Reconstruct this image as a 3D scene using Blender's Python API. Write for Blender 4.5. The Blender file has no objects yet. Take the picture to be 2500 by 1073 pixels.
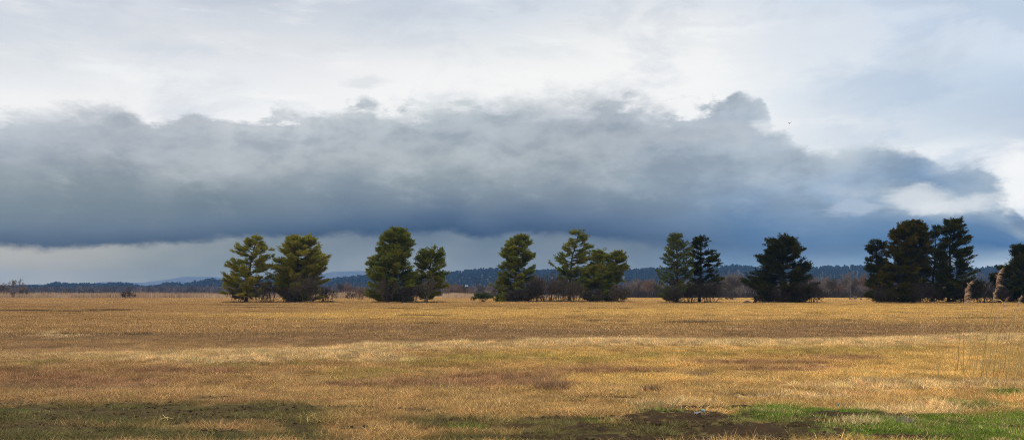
import bpy, math, random
import numpy as np
from mathutils import Vector

SC = bpy.context.scene
COL = SC.collection
F = 1962.0            # focal length in photo pixels (2500 px wide picture)
HY = 714.0            # eye-level row of the photo
EYE = 2.0             # camera height above the meadow, metres
R = np.random.default_rng

# ------------------------------------------------------------------ helpers
def lin(c):
    out = []
    for v in c:
        v = v / 255.0
        out.append(v / 12.92 if v <= 0.04045 else ((v + 0.055) / 1.055) ** 2.4)
    return tuple(out) + (1.0,)

def X(px, d):
    return (px - 1250.0) / F * d

def smooth(a, b, v):
    t = np.clip((v - a) / (b - a), 0, 1)
    return t * t * (3 - 2 * t)

def _hash(ix, iy, seed):
    h = (ix.astype(np.int64) * 374761393 + iy.astype(np.int64) * 668265263 + seed * 974711) & 0x7fffffff
    h = ((h ^ (h >> 13)) * 1274126177) & 0x7fffffff
    h = (h ^ (h >> 16)) & 0xffff
    return h / 65535.0

def vnoise(x, y, seed=0):
    ix, iy = np.floor(x), np.floor(y)
    fx, fy = x - ix, y - iy
    fx = fx * fx * (3 - 2 * fx); fy = fy * fy * (3 - 2 * fy)
    ix = ix.astype(np.int64); iy = iy.astype(np.int64)
    a = _hash(ix, iy, seed); b = _hash(ix + 1, iy, seed)
    c = _hash(ix, iy + 1, seed); e = _hash(ix + 1, iy + 1, seed)
    return (a * (1 - fx) + b * fx) * (1 - fy) + (c * (1 - fx) + e * fx) * fy

def fbm(x, y, seed=0, octs=4, gain=0.5):
    s = np.zeros_like(x, dtype=float); amp = 1.0; tot = 0.0
    for o in range(octs):
        s += amp * vnoise(x * 2 ** o + 17.3 * o, y * 2 ** o + 9.1 * o, seed + o * 31)
        tot += amp; amp *= gain
    return s / tot

def mesh(name, V, faces, mat=None, parent=None, attrs=None, smooth_shade=False, link=True):
    """faces: list of (M,k) int arrays (mixed k allowed)."""
    me = bpy.data.meshes.new(name)
    V = np.ascontiguousarray(V, dtype=np.float32)
    me.vertices.add(len(V)); me.vertices.foreach_set('co', V.ravel())
    if not isinstance(faces, list): faces = [faces]
    faces = [np.asarray(f, dtype=np.int32) for f in faces if len(f)]
    nl = sum(f.size for f in faces); npoly = sum(len(f) for f in faces)
    if npoly:
        me.loops.add(nl); me.polygons.add(npoly)
        me.loops.foreach_set('vertex_index', np.concatenate([f.ravel() for f in faces]))
        tot = np.concatenate([np.full(len(f), f.shape[1], dtype=np.int32) for f in faces])
        st = np.concatenate([[0], np.cumsum(tot)[:-1]]).astype(np.int32)
        me.polygons.foreach_set('loop_start', st)
        if smooth_shade:
            me.polygons.foreach_set('use_smooth', np.ones(npoly, dtype=bool))
    for k, a in (attrs or {}).items():
        a = np.ascontiguousarray(a, dtype=np.float32)
        if a.ndim == 1:
            at = me.attributes.new(k, 'FLOAT', 'POINT'); at.data.foreach_set('value', a)
        elif a.shape[1] == 3:
            at = me.attributes.new(k, 'FLOAT_VECTOR', 'POINT'); at.data.foreach_set('vector', a.ravel())
        else:
            at = me.attributes.new(k, 'FLOAT_COLOR', 'POINT'); at.data.foreach_set('color', a.ravel())
    me.update(calc_edges=True); me.validate()
    if mat: me.materials.append(mat)
    o = bpy.data.objects.new(name, me)
    if link: COL.objects.link(o)
    if parent: o.parent = parent
    return o

def tag(o, label=None, cat=None, group=None, kind=None):
    if label: o['label'] = label
    if cat: o['category'] = cat
    if group: o['group'] = group
    if kind: o['kind'] = kind
    return o

def empty(name, loc, label=None, cat=None, group=None):
    o = bpy.data.objects.new(name, None); COL.objects.link(o)
    o.location = loc; o.empty_display_size = 0.5
    return tag(o, label, cat, group)

class Acc:
    """collects tubes, strips and boxes and returns arrays"""
    def __init__(s): s.V = []; s.Q = []; s.T = []; s.n = 0; s.A = []
    def add(s, V, Q=None, T=None, a=None):
        V = np.asarray(V, float)
        if Q is not None and len(Q): s.Q.append(np.asarray(Q, int).reshape(-1, 4) + s.n)
        if T is not None and len(T): s.T.append(np.asarray(T, int).reshape(-1, 3) + s.n)
        s.V.append(V); s.n += len(V)
        s.A.append(np.full(len(V), 0.5 if a is None else a))
    def tube(s, P, rad, k=6, a=None, cap=True):
        P = np.asarray(P, float); n = len(P)
        rad = np.broadcast_to(np.asarray(rad, float), (n,))
        T = np.gradient(P, axis=0); T /= np.linalg.norm(T, axis=1, keepdims=True) + 1e-9
        up = np.where(np.abs(T[:, 2:3]) > 0.9, [[1.0, 0, 0]], [[0, 0, 1.0]])
        U = np.cross(T, up); U /= np.linalg.norm(U, axis=1, keepdims=True) + 1e-9
        W = np.cross(T, U)
        th = np.arange(k) * 2 * math.pi / k
        V = P[:, None, :] + rad[:, None, None] * (np.cos(th)[None, :, None] * U[:, None, :] + np.sin(th)[None, :, None] * W[:, None, :])
        i = np.arange(n - 1)[:, None] * k; j = np.arange(k)[None, :]
        j2 = (j + 1) % k
        Q = np.stack([i + j, i + j2, i + k + j2, i + k + j], -1).reshape(-1, 4)
        V = V.reshape(-1, 3); Tt = []
        if cap:
            V = np.vstack([V, P[:1], P[-1:]])
            b, e = n * k, n * k + 1
            for q in range(k):
                Tt.append((b, (q + 1) % k, q)); Tt.append((e, (n - 1) * k + q, (n - 1) * k + (q + 1) % k))
        s.add(V, Q, Tt, a)
    def box(s, c, sz, a=None):
        c = np.array(c, float); h = np.array(sz, float) / 2
        V = [c + h * np.array(p) for p in ((-1,-1,-1),(1,-1,-1),(1,1,-1),(-1,1,-1),(-1,-1,1),(1,-1,1),(1,1,1),(-1,1,1))]
        s.add(V, [(0,3,2,1),(4,5,6,7),(0,1,5,4),(1,2,6,5),(2,3,7,6),(3,0,4,7)], None, a)
    def build(s, name, mat, parent=None, sm=False):
        V = np.vstack(s.V)
        fs = []
        if s.Q: fs.append(np.vstack(s.Q))
        if s.T: fs.append(np.vstack(s.T))
        return mesh(name, V, fs, mat, parent, {'tint': np.concatenate(s.A)}, sm)

# ------------------------------------------------------------------ materials
def new_mat(name):
    m = bpy.data.materials.new(name); m.use_nodes = True
    nt = m.node_tree; nt.nodes.clear()
    out = nt.nodes.new('ShaderNodeOutputMaterial')
    return m, nt, out

def ramp(nt, src, stops, interp='LINEAR'):
    n = nt.nodes.new('ShaderNodeValToRGB'); cr = n.color_ramp; cr.interpolation = interp
    stops = sorted(stops, key=lambda s: s[0])
    while len(cr.elements) < len(stops): cr.elements.new(0.5)
    for e, (p, c) in zip(cr.elements, stops):
        e.position = min(max(p, 0), 1); e.color = tuple(c) if len(c) == 4 else tuple(c) + (1,)
    nt.links.new(src, n.inputs[0])
    return n.outputs[0]

def noise(nt, vec, scale, detail=4, rough=0.55, dist=0.0):
    n = nt.nodes.new('ShaderNodeTexNoise')
    n.inputs['Scale'].default_value = scale; n.inputs['Detail'].default_value = detail
    n.inputs['Roughness'].default_value = rough; n.inputs['Distortion'].default_value = dist
    if vec is not None: nt.links.new(vec, n.inputs['Vector'])
    return n.outputs['Fac']

def M(nt, op, a, b=None, c=None, clamp=False):
    n = nt.nodes.new('ShaderNodeMath'); n.operation = op; n.use_clamp = clamp
    for i, v in enumerate((a, b, c)):
        if v is None: continue
        if isinstance(v, (int, float)): n.inputs[i].default_value = v
        else: nt.links.new(v, n.inputs[i])
    return n.outputs[0]

def MR(nt, v, a, b, c=0.0, d=1.0, interp='SMOOTHSTEP'):
    n = nt.nodes.new('ShaderNodeMapRange'); n.interpolation_type = interp
    nt.links.new(v, n.inputs[0])
    for i, q in enumerate((a, b, c, d)):
        if isinstance(q, (int, float)): n.inputs[i + 1].default_value = q
        else: nt.links.new(q, n.inputs[i + 1])
    return n.outputs[0]

def MIX(nt, f, a, b, blend='MIX'):
    n = nt.nodes.new('ShaderNodeMix'); n.data_type = 'RGBA'; n.blend_type = blend
    for sock, v in ((n.inputs[0], f), (n.inputs[6], a), (n.inputs[7], b)):
        if isinstance(v, (int, float)): sock.default_value = v
        elif isinstance(v, tuple): sock.default_value = v if len(v) == 4 else v + (1,)
        else: nt.links.new(v, sock)
    return n.outputs[2]

def attr(nt, name, typ='GEOMETRY'):
    n = nt.nodes.new('ShaderNodeAttribute'); n.attribute_name = name; n.attribute_type = typ
    return n

def leaf_bsdf(nt, out, col, transl=0.25, rough=0.75, spec=0.15):
    p = nt.nodes.new('ShaderNodeBsdfPrincipled')
    nt.links.new(col, p.inputs['Base Color']); p.inputs['Roughness'].default_value = rough
    p.inputs['Specular IOR Level'].default_value = spec
    if transl > 0:
        t = nt.nodes.new('ShaderNodeBsdfTranslucent'); nt.links.new(col, t.inputs[0])
        mx = nt.nodes.new('ShaderNodeMixShader'); mx.inputs[0].default_value = transl
        nt.links.new(p.outputs[0], mx.inputs[1]); nt.links.new(t.outputs[0], mx.inputs[2])
        nt.links.new(mx.outputs[0], out.inputs[0])
    else:
        nt.links.new(p.outputs[0], out.inputs[0])
    return p

def needle_mat(name, stops):
    m, nt, out = new_mat(name)
    c = ramp(nt, attr(nt, 'tint').outputs['Fac'], stops)
    leaf_bsdf(nt, out, c, 0.22, 0.8, 0.04)
    return m

def tint_mat(name, stops, scale=6.0, transl=0.0, rough=0.85):
    m, nt, out = new_mat(name)
    geo = nt.nodes.new('ShaderNodeNewGeometry')
    nz = noise(nt, geo.outputs['Position'], scale, 4)
    f = M(nt, 'ADD', attr(nt, 'tint').outputs['Fac'], M(nt, 'MULTIPLY', M(nt, 'SUBTRACT', nz, 0.5), 0.7), clamp=True)
    c = ramp(nt, f, stops)
    leaf_bsdf(nt, out, c, transl, rough, 0.1)
    return m

MAT = {}
MAT['needle_olive'] = needle_mat('needle_olive', [(0, (0.0606, 0.0760, 0.0115)), (0.45, (0.1722, 0.1656, 0.0187)), (0.8, (0.2530, 0.2109, 0.0240)), (1, (0.3455, 0.2542, 0.0383))])
MAT['needle_green'] = needle_mat('needle_green', [(0, (0.0420, 0.0609, 0.0111)), (0.45, (0.1164, 0.1302, 0.0163)), (0.8, (0.1853, 0.1737, 0.0205)), (1, (0.2543, 0.2116, 0.0307))])
MAT['needle_grey'] = needle_mat('needle_grey', [(0, (0.0256, 0.0364, 0.0077)), (0.45, (0.0612, 0.0748, 0.0135)), (0.8, (0.0911, 0.0985, 0.0179)), (1, (0.1217, 0.1203, 0.0217))])
MAT['needle_dark'] = needle_mat('needle_dark', [(0, (0.0073, 0.0103, 0.0011)), (0.45, (0.0193, 0.0240, 0.0015)), (0.8, (0.0398, 0.0390, 0.0021)), (1, (0.0686, 0.0528, 0.0030))])  # darker green, with the right pines' backlight and lower exposure painted in
MAT['needle_gold'] = needle_mat('needle_gold', [(0, (0.0084, 0.0117, 0.0007)), (0.45, (0.0298, 0.0308, 0.0015)), (0.8, (0.0727, 0.0556, 0.0025)), (1, (0.1193, 0.0757, 0.0040))])  # dark needles; sunlight on the tips painted as gold at the bright end
MAT['bark'] = tint_mat('bark', [(0, (0.018, 0.013, 0.009)), (0.6, (0.06, 0.042, 0.028)), (1, (0.13, 0.08, 0.05))], 5)
MAT['bark_dark'] = tint_mat('bark_dark', [(0, (0.010, 0.008, 0.006)), (0.6, (0.03, 0.022, 0.016)), (1, (0.07, 0.045, 0.03))], 5)
MAT['twig'] = tint_mat('twig', [(0, (0.032, 0.023, 0.015)), (0.5, (0.066, 0.047, 0.030)), (1, (0.12, 0.086, 0.056))], 3)
MAT['twig_dark'] = tint_mat('twig_dark', [(0, (0.014, 0.010, 0.008)), (0.5, (0.035, 0.026, 0.018)), (1, (0.07, 0.05, 0.035))], 3)
MAT['twig_grey'] = tint_mat('twig_grey', [(0, (0.075, 0.056, 0.045)), (0.5, (0.15, 0.112, 0.09)), (1, (0.25, 0.19, 0.15))], 3)
MAT['twig_rust'] = tint_mat('twig_rust', [(0, (0.08, 0.045, 0.03)), (0.5, (0.15, 0.085, 0.05)), (1, (0.24, 0.14, 0.08))], 3)
MAT['shrub_leaf'] = needle_mat('shrub_leaf', [(0, (0.02, 0.028, 0.009)), (0.5, (0.05, 0.058, 0.015)), (1, (0.10, 0.10, 0.025))])
MAT['reed_straw'] = tint_mat('reed_straw', [(0, (0.17, 0.105, 0.04)), (0.5, (0.33, 0.22, 0.075)), (1, (0.55, 0.40, 0.15))], 9, 0.15)
MAT['reed_plume'] = tint_mat('reed_plume', [(0, (0.16, 0.09, 0.055)), (0.5, (0.48, 0.31, 0.19)), (1, (0.80, 0.58, 0.39))], 12, 0.3)
MAT['white_paint'] = tint_mat('white_paint', [(0, (0.72, 0.73, 0.74)), (1, (0.86, 0.86, 0.85))], 1)
MAT['roof_tile'] = tint_mat('roof_tile', [(0, (0.10, 0.06, 0.05)), (1, (0.22, 0.13, 0.10))], 1)
MAT['window_dark'] = tint_mat('window_dark', [(0, (0.02, 0.025, 0.03)), (1, (0.05, 0.06, 0.07))], 1, rough=0.2)
MAT['bird'] = tint_mat('bird', [(0, (0.008, 0.008, 0.009)), (1, (0.03, 0.03, 0.03))], 10)
MAT['plastic'] = tint_mat('plastic', [(0, (0.12, 0.095, 0.085)), (1, (0.36, 0.30, 0.28))], 30, 0.3, 0.4)
MAT['cyan'] = tint_mat('cyan', [(0, (0.08, 0.45, 0.55)), (1, (0.2, 0.65, 0.75))], 30, 0, 0.4)

# ------------------------------------------------------------------ terrain
def crest_y(x):
    return np.interp(x, [-90, -40, -14.4, -5, 2.8, 10.3, 18.4, 45, 90], [12, 18, 22.7, 24.5, 27.3, 27.1, 30.1, 37, 48])

def crest_a(x):
    return np.interp(x, [-90, -30, -14.4, -5, 2.8, 10.3, 18.4, 45], [0.02, 0.10, 0.22, 0.34, 0.42, 0.42, 0.46, 0.35])

def height(x, y):
    t = y - crest_y(x)
    h = crest_a(x) * np.where(t < 0, np.exp(-(t / 4.5) ** 2), np.exp(-(t / 3.2) ** 2))
    h = h + 0.13 * np.exp(-((y - 17.8 - 0.05 * x) / 1.3) ** 2) * smooth(4.5, 8, x)
    g = np.exp(-np.clip(y, 0, None) / 90.0)
    h = h + (fbm(x / 11, y / 11, 5, 3) - 0.5) * 0.22 * g
    h = h + (fbm(x / 1.7, y / 1.2, 15, 3) - 0.5) * 0.09 * smooth(4, 12, y)
    far = smooth(35, 70, y) * (1 - smooth(230, 320, y))
    h = h + (fbm(x / 6.0, y / 2.4, 25, 3) - 0.5) * 0.14 * far
    return h

def blobs(px, py, L):
    b = np.zeros_like(px)
    for (cx, cy, rx, ry) in L:
        b = np.maximum(b, np.exp(-((px - cx) / rx) ** 2 - ((py - cy) / ry) ** 2))
    return b

MUD = [(60, 1003, 330, 22), (330, 1012, 330, 26), (620, 998, 200, 15), (560, 1030, 230, 14), (120, 1050, 260, 14), (745, 1045, 50, 26), (560, 1060, 130, 9), (330, 985, 150, 8), (520, 968, 130, 3),
       (60, 979, 90, 4), (860, 995, 120, 7), (1040, 1002, 70, 5), (1090, 1024, 90, 8), (900, 1038, 90, 4), (1230, 994, 80, 4), (1240, 1043, 130, 6), (1300, 1064, 180, 7),
       (1370, 1018, 110, 6), (1385, 980, 70, 3.5), (1500, 971, 110, 3.5), (1470, 1045, 160, 12), (1640, 1020, 200, 22), (1780, 1050, 300, 28), (1700, 1072, 400, 16), (1950, 1060, 120, 12),
       (1830, 960, 60, 6), (1750, 963, 90, 3), (2080, 1010, 150, 10), (2000, 1024, 110, 8), (2220, 1066, 130, 9), (2470, 1048, 60, 4), (2180, 1020, 60, 6), (1720, 995, 120, 5)]
FARMUD = [(40, 757, 80, 2.5), (105, 758, 40, 2.5), (170, 759, 70, 2), (255, 757, 60, 3), (320, 756, 40, 2.5), (75, 782, 14, 2.5), (182, 780, 10, 2), (215, 779, 20, 2), (296, 779, 10, 1.5), (448, 783, 16, 2), (445, 776, 10, 1.5),
          (775, 778, 50, 2), (505, 776, 8, 1.5), (20, 823, 30, 2.5), (230, 816, 250, 3), (350, 818, 60, 2.5), (950, 753, 60, 1.2), (1050, 754, 70, 1.2), (1290, 753, 60, 1.3), (1190, 747, 120, 1.0), (1480, 752, 90, 1.2), (1765, 758, 10, 2.5),
          (2200, 762, 60, 1.3), (2380, 776, 120, 2), (1690, 786, 90, 3), (1460, 783, 70, 2.5), (1010, 769, 50, 1.6), (1040, 789, 60, 2), (640, 750, 120, 1.2), (560, 745, 160, 1)]
GREEN = [(40, 1006, 70, 6), 
         (1110, 1040, 45, 4), (1470, 1019, 60, 4), (1620, 1005, 60, 5), 
         (1860, 1012, 70, 12), (1920, 1022, 60, 10), (1990, 1000, 80, 7), (2000, 1048, 80, 9), (2120, 1064, 90, 8), (2150, 1030, 100, 14), (2300, 1020, 110, 14), (2290, 975, 30, 5), (2380, 988, 60, 7), (2450, 962, 30, 5), (2360, 1050, 150, 22), (2470, 1030, 110, 22), (2260, 1035, 220, 24), (2420, 1066, 260, 24), (2150, 1052, 260, 20), (1900, 1000, 120, 8), (1900, 1018, 150, 12), (2050, 1060, 140, 10),
         (2080, 998, 50, 8), (2220, 1045, 120, 12), (2440, 1065, 120, 12)]
DARK = [(250, 1012, 520, 34), (150, 1062, 330, 22), (620, 1005, 240, 24), (560, 1068, 280, 12), (745, 1045, 60, 30), (1090, 1030, 130, 16), (1350, 1030, 160, 14), (1620, 1050, 420, 34), (1950, 1050, 200, 22), (1250, 1070, 300, 12), (2080, 1012, 160, 12)]
OLIVE = [(100, 884, 110, 9), (200, 874, 160, 7), (420, 861, 60, 4), (470, 880, 120, 6), (700, 890, 80, 8), (860, 918, 100, 7), (1430, 880, 140, 9), (1560, 872, 90, 8), (2000, 852, 130, 8), (1950, 860, 220, 9), (2180, 846, 120, 7), (1700, 866, 170, 8), (1200, 872, 220, 14), (1000, 880, 170, 10), (560, 893, 120, 8), (900, 905, 140, 8)]
RUST = [(120, 925, 240, 17), (330, 932, 180, 12), (540, 905, 60, 7), (400, 906, 150, 8), (30, 915, 120, 18), (830, 940, 60, 7), (1050, 940, 260, 13), (1250, 915, 160, 10), (1280, 935, 160, 13), (1480, 905, 220, 7), (1180, 925, 110, 11), (1830, 885, 220, 7), (2050, 872, 140, 6), (1930, 900, 160, 5), (1350, 945, 30, 9)]
PALE = [(2060, 938, 190, 14), (2250, 945, 250, 12), (2000, 957, 170, 10), (1850, 965, 150, 9), (2420, 940, 160, 12), (1690, 838, 260, 7), (1450, 834, 240, 5), (1250, 838, 200, 5), (1000, 845, 200, 5), (2000, 836, 260, 5), (2400, 825, 120, 8), (500, 880, 260, 12), (800, 870, 200, 14), (130, 816, 60, 7), (1070, 951, 70, 3), (2250, 990, 200, 12), (2110, 1028, 40, 6), (1660, 985, 130, 7)]
GOLD = [(1900, 850, 500, 22), (2200, 870, 400, 26), (1650, 880, 260, 22), (2150, 910, 350, 22), (1350, 870, 300, 25), (1600, 920, 350, 14), (1350, 760, 700, 12), (2000, 755, 500, 14), (900, 770, 600, 10)]
BROWN = [(600, 818, 500, 9), (1000, 800, 400, 10), (1300, 812, 350, 12), (250, 825, 400, 11), (1700, 785, 130, 5), (150, 845, 200, 8), (2100, 800, 420, 14), (700, 832, 300, 8), (2000, 818, 350, 7), (200, 945, 300, 10), (1950, 785, 200, 4)]

SHADE_LITTER = [(602, 157, 4.0), (655, 157, 3.5), (722, 158, 5.0), (780, 160, 3), (958, 157, 4.5), (1030, 158, 4.0), (1180, 168, 3), (1257, 171, 4.5), (1320, 169, 5), (1390, 171, 5), (1450, 170, 4.5), (1500, 170, 3.5), (1645, 151, 4), (1708, 154, 4.5), (1890, 155, 4.5), (1950, 155, 4.5), (2150, 153, 3.5), (2205, 151, 5), (2270, 152, 4), (2318, 150, 4.5), (2400, 151, 3.5), (2490, 150, 5)]  # dark patches round the tree feet: painted tree shade with needle litter

def project(x, y):
    y = np.maximum(y, 1.0)
    return 1250 + F * x / y, HY + F * (EYE - height(x, y)) / y

def field(x, y):
    """colour of the meadow, painted sun and tree shade included, and the share of bare mud at a point of the ground"""
    px, py = project(x, y)
    px = px + (fbm(x / 1.6, y / 1.2, 101, 3) - 0.5) * 90
    pyw = py + (fbm(x / 2.2, y / 1.5, 111, 3) - 0.5) * np.minimum(26, (py - HY) * 0.10)
    n1 = fbm(x / 3.2, y / 1.6, 121, 4); n2 = fbm(x / 0.55, y / 0.5, 131, 3); n3 = fbm(x / 22.0, y / 5.5, 141, 3); n4 = fbm(x / 0.13, y / 0.13, 137, 2)
    sx = np.clip((px - 200) / 2000, 0, 1)[:, None]
    tan = np.array([0.43, 0.265, 0.092]) * (1 - sx) + np.array([0.56, 0.36, 0.105]) * sx  # brightens rightwards: sunlit side of the meadow painted into the colour
    gold = np.array([0.68, 0.45, 0.12]); brown = np.array([0.29, 0.18, 0.075]); pale = np.array([0.74, 0.54, 0.22])
    rust = np.array([0.40, 0.225, 0.095]); green = np.array([0.115, 0.205, 0.016]); olive = np.array([0.29, 0.25, 0.05])
    mudc = np.array([0.062, 0.038, 0.014]); dark = np.array([0.120, 0.118, 0.030])
    c = tan + (n3[:, None] - 0.5) * np.array([0.16, 0.12, 0.05])
    def mixin(c, L, col, lo, hi, w, nz, k):
        bl = blobs(px, pyw, L); m = smooth(lo, hi, bl + (nz - 0.5) * k) * w * smooth(0.02, 0.25, bl)
        return c * (1 - m[:, None]) + col * m[:, None], m
    c, _ = mixin(c, GOLD, gold, 0.25, 0.9, 0.75, n1, 0.6)
    c, _ = mixin(c, BROWN, brown, 0.25, 0.9, 0.75, n1, 0.7)
    c, _ = mixin(c, OLIVE, olive, 0.3, 0.9, 0.5, n2, 1.0)
    c, _ = mixin(c, RUST, rust, 0.3, 0.8, 0.85, n1, 0.7)
    c, _ = mixin(c, PALE, pale, 0.3, 0.8, 0.85, n1, 0.7)
    shade_lit = np.zeros_like(x)
    for (qx, qd, qr) in SHADE_LITTER:
        shade_lit = np.maximum(shade_lit, np.exp(-((x - X(qx, qd)) / qr) ** 2 - ((y - qd) / 3.2) ** 2))
    shade_lit = (smooth(0.25, 0.8, shade_lit + (n2 - 0.5) * 0.8) * 0.8)[:, None]
    c = c * (1 - shade_lit) + np.array([0.11, 0.072, 0.034]) * shade_lit
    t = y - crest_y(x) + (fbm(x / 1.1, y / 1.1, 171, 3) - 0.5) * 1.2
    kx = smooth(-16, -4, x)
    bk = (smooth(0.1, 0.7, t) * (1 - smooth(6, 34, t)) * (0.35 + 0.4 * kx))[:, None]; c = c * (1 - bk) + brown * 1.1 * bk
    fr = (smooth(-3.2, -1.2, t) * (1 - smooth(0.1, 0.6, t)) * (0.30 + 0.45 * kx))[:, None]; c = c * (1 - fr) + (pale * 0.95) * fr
    c, _ = mixin(c, DARK, dark, 0.15, 0.6, 0.85, n2 * 0.4 + n1 * 0.3 + n4 * 0.3, 1.1)
    c, g = mixin(c, GREEN, green, 0.10, 0.52, 0.90, n2 * 0.3 + n1 * 0.3 + n4 * 0.4, 1.9)
    mud = smooth(0.36, 0.74, blobs(px, pyw, MUD) + (n2 * 0.3 + n1 * 0.25 + n4 * 0.45 - 0.5) * 2.1) * smooth(955, 965, py)
    fm = smooth(0.4, 0.75, blobs(px, py, FARMUD) + (n2 - 0.5) * 0.9) * 0.8
    fm = np.maximum(fm, smooth(0.66, 0.74, fbm(x / 1.3, y / 2.2, 151, 3)) * 0.5 * smooth(40, 60, y))
    mud = np.maximum(mud * (0.62 + 0.38 * smooth(900, 1500, px)), fm)
    c = c * (1 - mud[:, None]) + mudc * mud[:, None]
    v = 0.84 + (n2[:, None] - 0.5) * 0.35
    c = c * np.array([1.12, 1.04, 1.13])
    return np.clip(c * v, 0.005, 0.9), mud, g

def ground():
    az = np.concatenate([np.linspace(-1.45, -0.66, 60)[:-1], np.linspace(-0.66, 0.66, 820), np.linspace(0.66, 1.45, 60)[1:]])
    ds = np.concatenate([[0.4, 2, 4], np.geomspace(6, 330, 760), np.geomspace(345, 6500, 40)])
    A, D = np.meshgrid(az, ds)
    # rays in a plane, so that rows run across the view
    D2 = D / np.maximum(np.cos(A), 0.12)
    x = (D2 * np.sin(A)).ravel(); y = (D2 * np.cos(A)).ravel()
    x = np.clip(x, -7000, 7000)
    z = height(x, y)
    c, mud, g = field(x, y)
    n = len(az); m = len(ds)
    i = np.arange(m - 1)[:, None] * n + np.arange(n - 1)[None, :]
    Q = np.stack([i, i + 1, i + n + 1, i + n], -1).reshape(-1, 4)
    # lumpy mud
    z = z + mud * ((fbm(x / 0.16, y / 0.16, 161, 3) - 0.45) * 0.07 + (fbm(x / 1.1, y / 0.22, 165, 3) - 0.5) * 0.11) * (y < 40)
    V = np.stack([x, y, z], 1)
    # land behind the camera
    nb = len(V)
    back = np.array([[-7000, -60, -0.02], [7000, -60, -0.02], [7000, 0.72, -0.02], [-7000, 0.72, -0.02]])
    V = np.vstack([V, back]); Q = np.vstack([Q, [[nb, nb + 1, nb + 2, nb + 3]]])
    col = np.concatenate([np.hstack([c, np.ones((len(c), 1))]), np.tile([0.35, 0.25, 0.11, 1], (4, 1))])
    mud = np.concatenate([mud, np.zeros(4)])
    m_, nt, out = new_mat('meadow_ground')
    geo = nt.nodes.new('ShaderNodeNewGeometry')
    a = attr(nt, 'col').outputs['Color']
    fine = noise(nt, geo.outputs['Position'], 28, 5, 0.7)
    mp = nt.nodes.new('ShaderNodeMapping'); mp.inputs['Scale'].default_value = (0.5, 1.0, 1.0)
    nt.links.new(geo.outputs['Position'], mp.inputs[0])
    mid = noise(nt, mp.outputs[0], 2.3, 6, 0.7)
    f = M(nt, 'ADD', M(nt, 'MULTIPLY', fine, 0.6), M(nt, 'MULTIPLY', mid, 0.7))
    sc = ramp(nt, f, [(0.35, (0.45, 0.43, 0.42)), (0.65, (0.95, 0.95, 0.95)), (0.9, (1.25, 1.22, 1.15))])
    c2 = MIX(nt, 1.0, MIX(nt, 1.0, a, (0.72, 0.68, 0.64, 1), 'MULTIPLY'), sc, 'MULTIPLY')  # darker soil and thatch, with the shade between blades painted in
    p = nt.nodes.new('ShaderNodeBsdfPrincipled'); nt.links.new(c2, p.inputs['Base Color'])
    p.inputs['Roughness'].default_value = 0.95; p.inputs['Specular IOR Level'].default_value = 0.08
    b = nt.nodes.new('ShaderNodeBump'); b.inputs['Strength'].default_value = 0.8; b.inputs['Distance'].default_value = 0.05
    nt.links.new(f, b.inputs['Height']); nt.links.new(b.outputs[0], p.inputs['Normal'])
    nt.links.new(p.outputs[0], out.inputs[0])
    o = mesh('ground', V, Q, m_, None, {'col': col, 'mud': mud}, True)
    tag(o, 'dry tan winter meadow with muddy and green patches near the viewer', 'ground', kind='structure')
    return o

# ------------------------------------------------------------------ instanced ground cover
def blade_tuft(name, seed, n, r, l0, l1, t0, t1, w, mat, curl=0.5):
    g = R(seed)
    rr = r * np.sqrt(g.random(n)); th = g.random(n) * 2 * math.pi
    b = np.stack([rr * np.cos(th), rr * np.sin(th), np.zeros(n) - 0.01], 1)
    L = l0 + (l1 - l0) * g.random(n); tilt = t0 + (t1 - t0) * g.random(n); az = g.random(n) * 2 * math.pi
    hd = np.stack([np.cos(az), np.sin(az), np.zeros(n)], 1)
    d1 = hd * np.sin(tilt)[:, None] + np.array([0, 0, 1.0]) * np.cos(tilt)[:, None]
    t2 = np.minimum(tilt + curl * g.random(n), 1.62)
    d2 = hd * np.sin(t2)[:, None] + np.array([0, 0, 1.0]) * np.cos(t2)[:, None]
    sa = g.random(n) * 2 * math.pi
    side = np.stack([np.cos(sa), np.sin(sa), np.zeros(n)], 1) * (w * (0.6 + 0.8 * g.random(n)))[:, None] / 2
    mid = b + d1 * (L * 0.55)[:, None]; tip = mid + d2 * (L * 0.45)[:, None]
    V = np.stack([b - side, b + side, mid + side * 0.8, mid - side * 0.8, tip], 1).reshape(-1, 3)
    i = np.arange(n)[:, None] * 5
    Q = i + np.array([[0, 1, 2, 3]]); T = i + np.array([[3, 2, 4]])
    tint = np.repeat(g.random(n), 5)
    return mesh(name, V, [Q, T], mat, None, {'tint': tint}, link=False)

def clod(name, seed, mat):
    g = R(seed)
    k, m = 7, 5
    V = []
    for i in range(m):
        ph = math.pi * i / (m - 1)
        for j in range(k):
            th = 2 * math.pi * j / k
            r = 0.7 + 0.6 * g.random()
            V.append((r * math.sin(ph) * math.cos(th), r * math.sin(ph) * math.sin(th), 0.6 * r * math.cos(ph)))
    Q = [(i * k + j, i * k + (j + 1) % k, (i + 1) * k + (j + 1) % k, (i + 1) * k + j) for i in range(m - 1) for j in range(k)]
    return mesh(name, np.array(V), np.array(Q), mat, None, {'tint': g.random(len(V))}, False, link=False)

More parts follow.
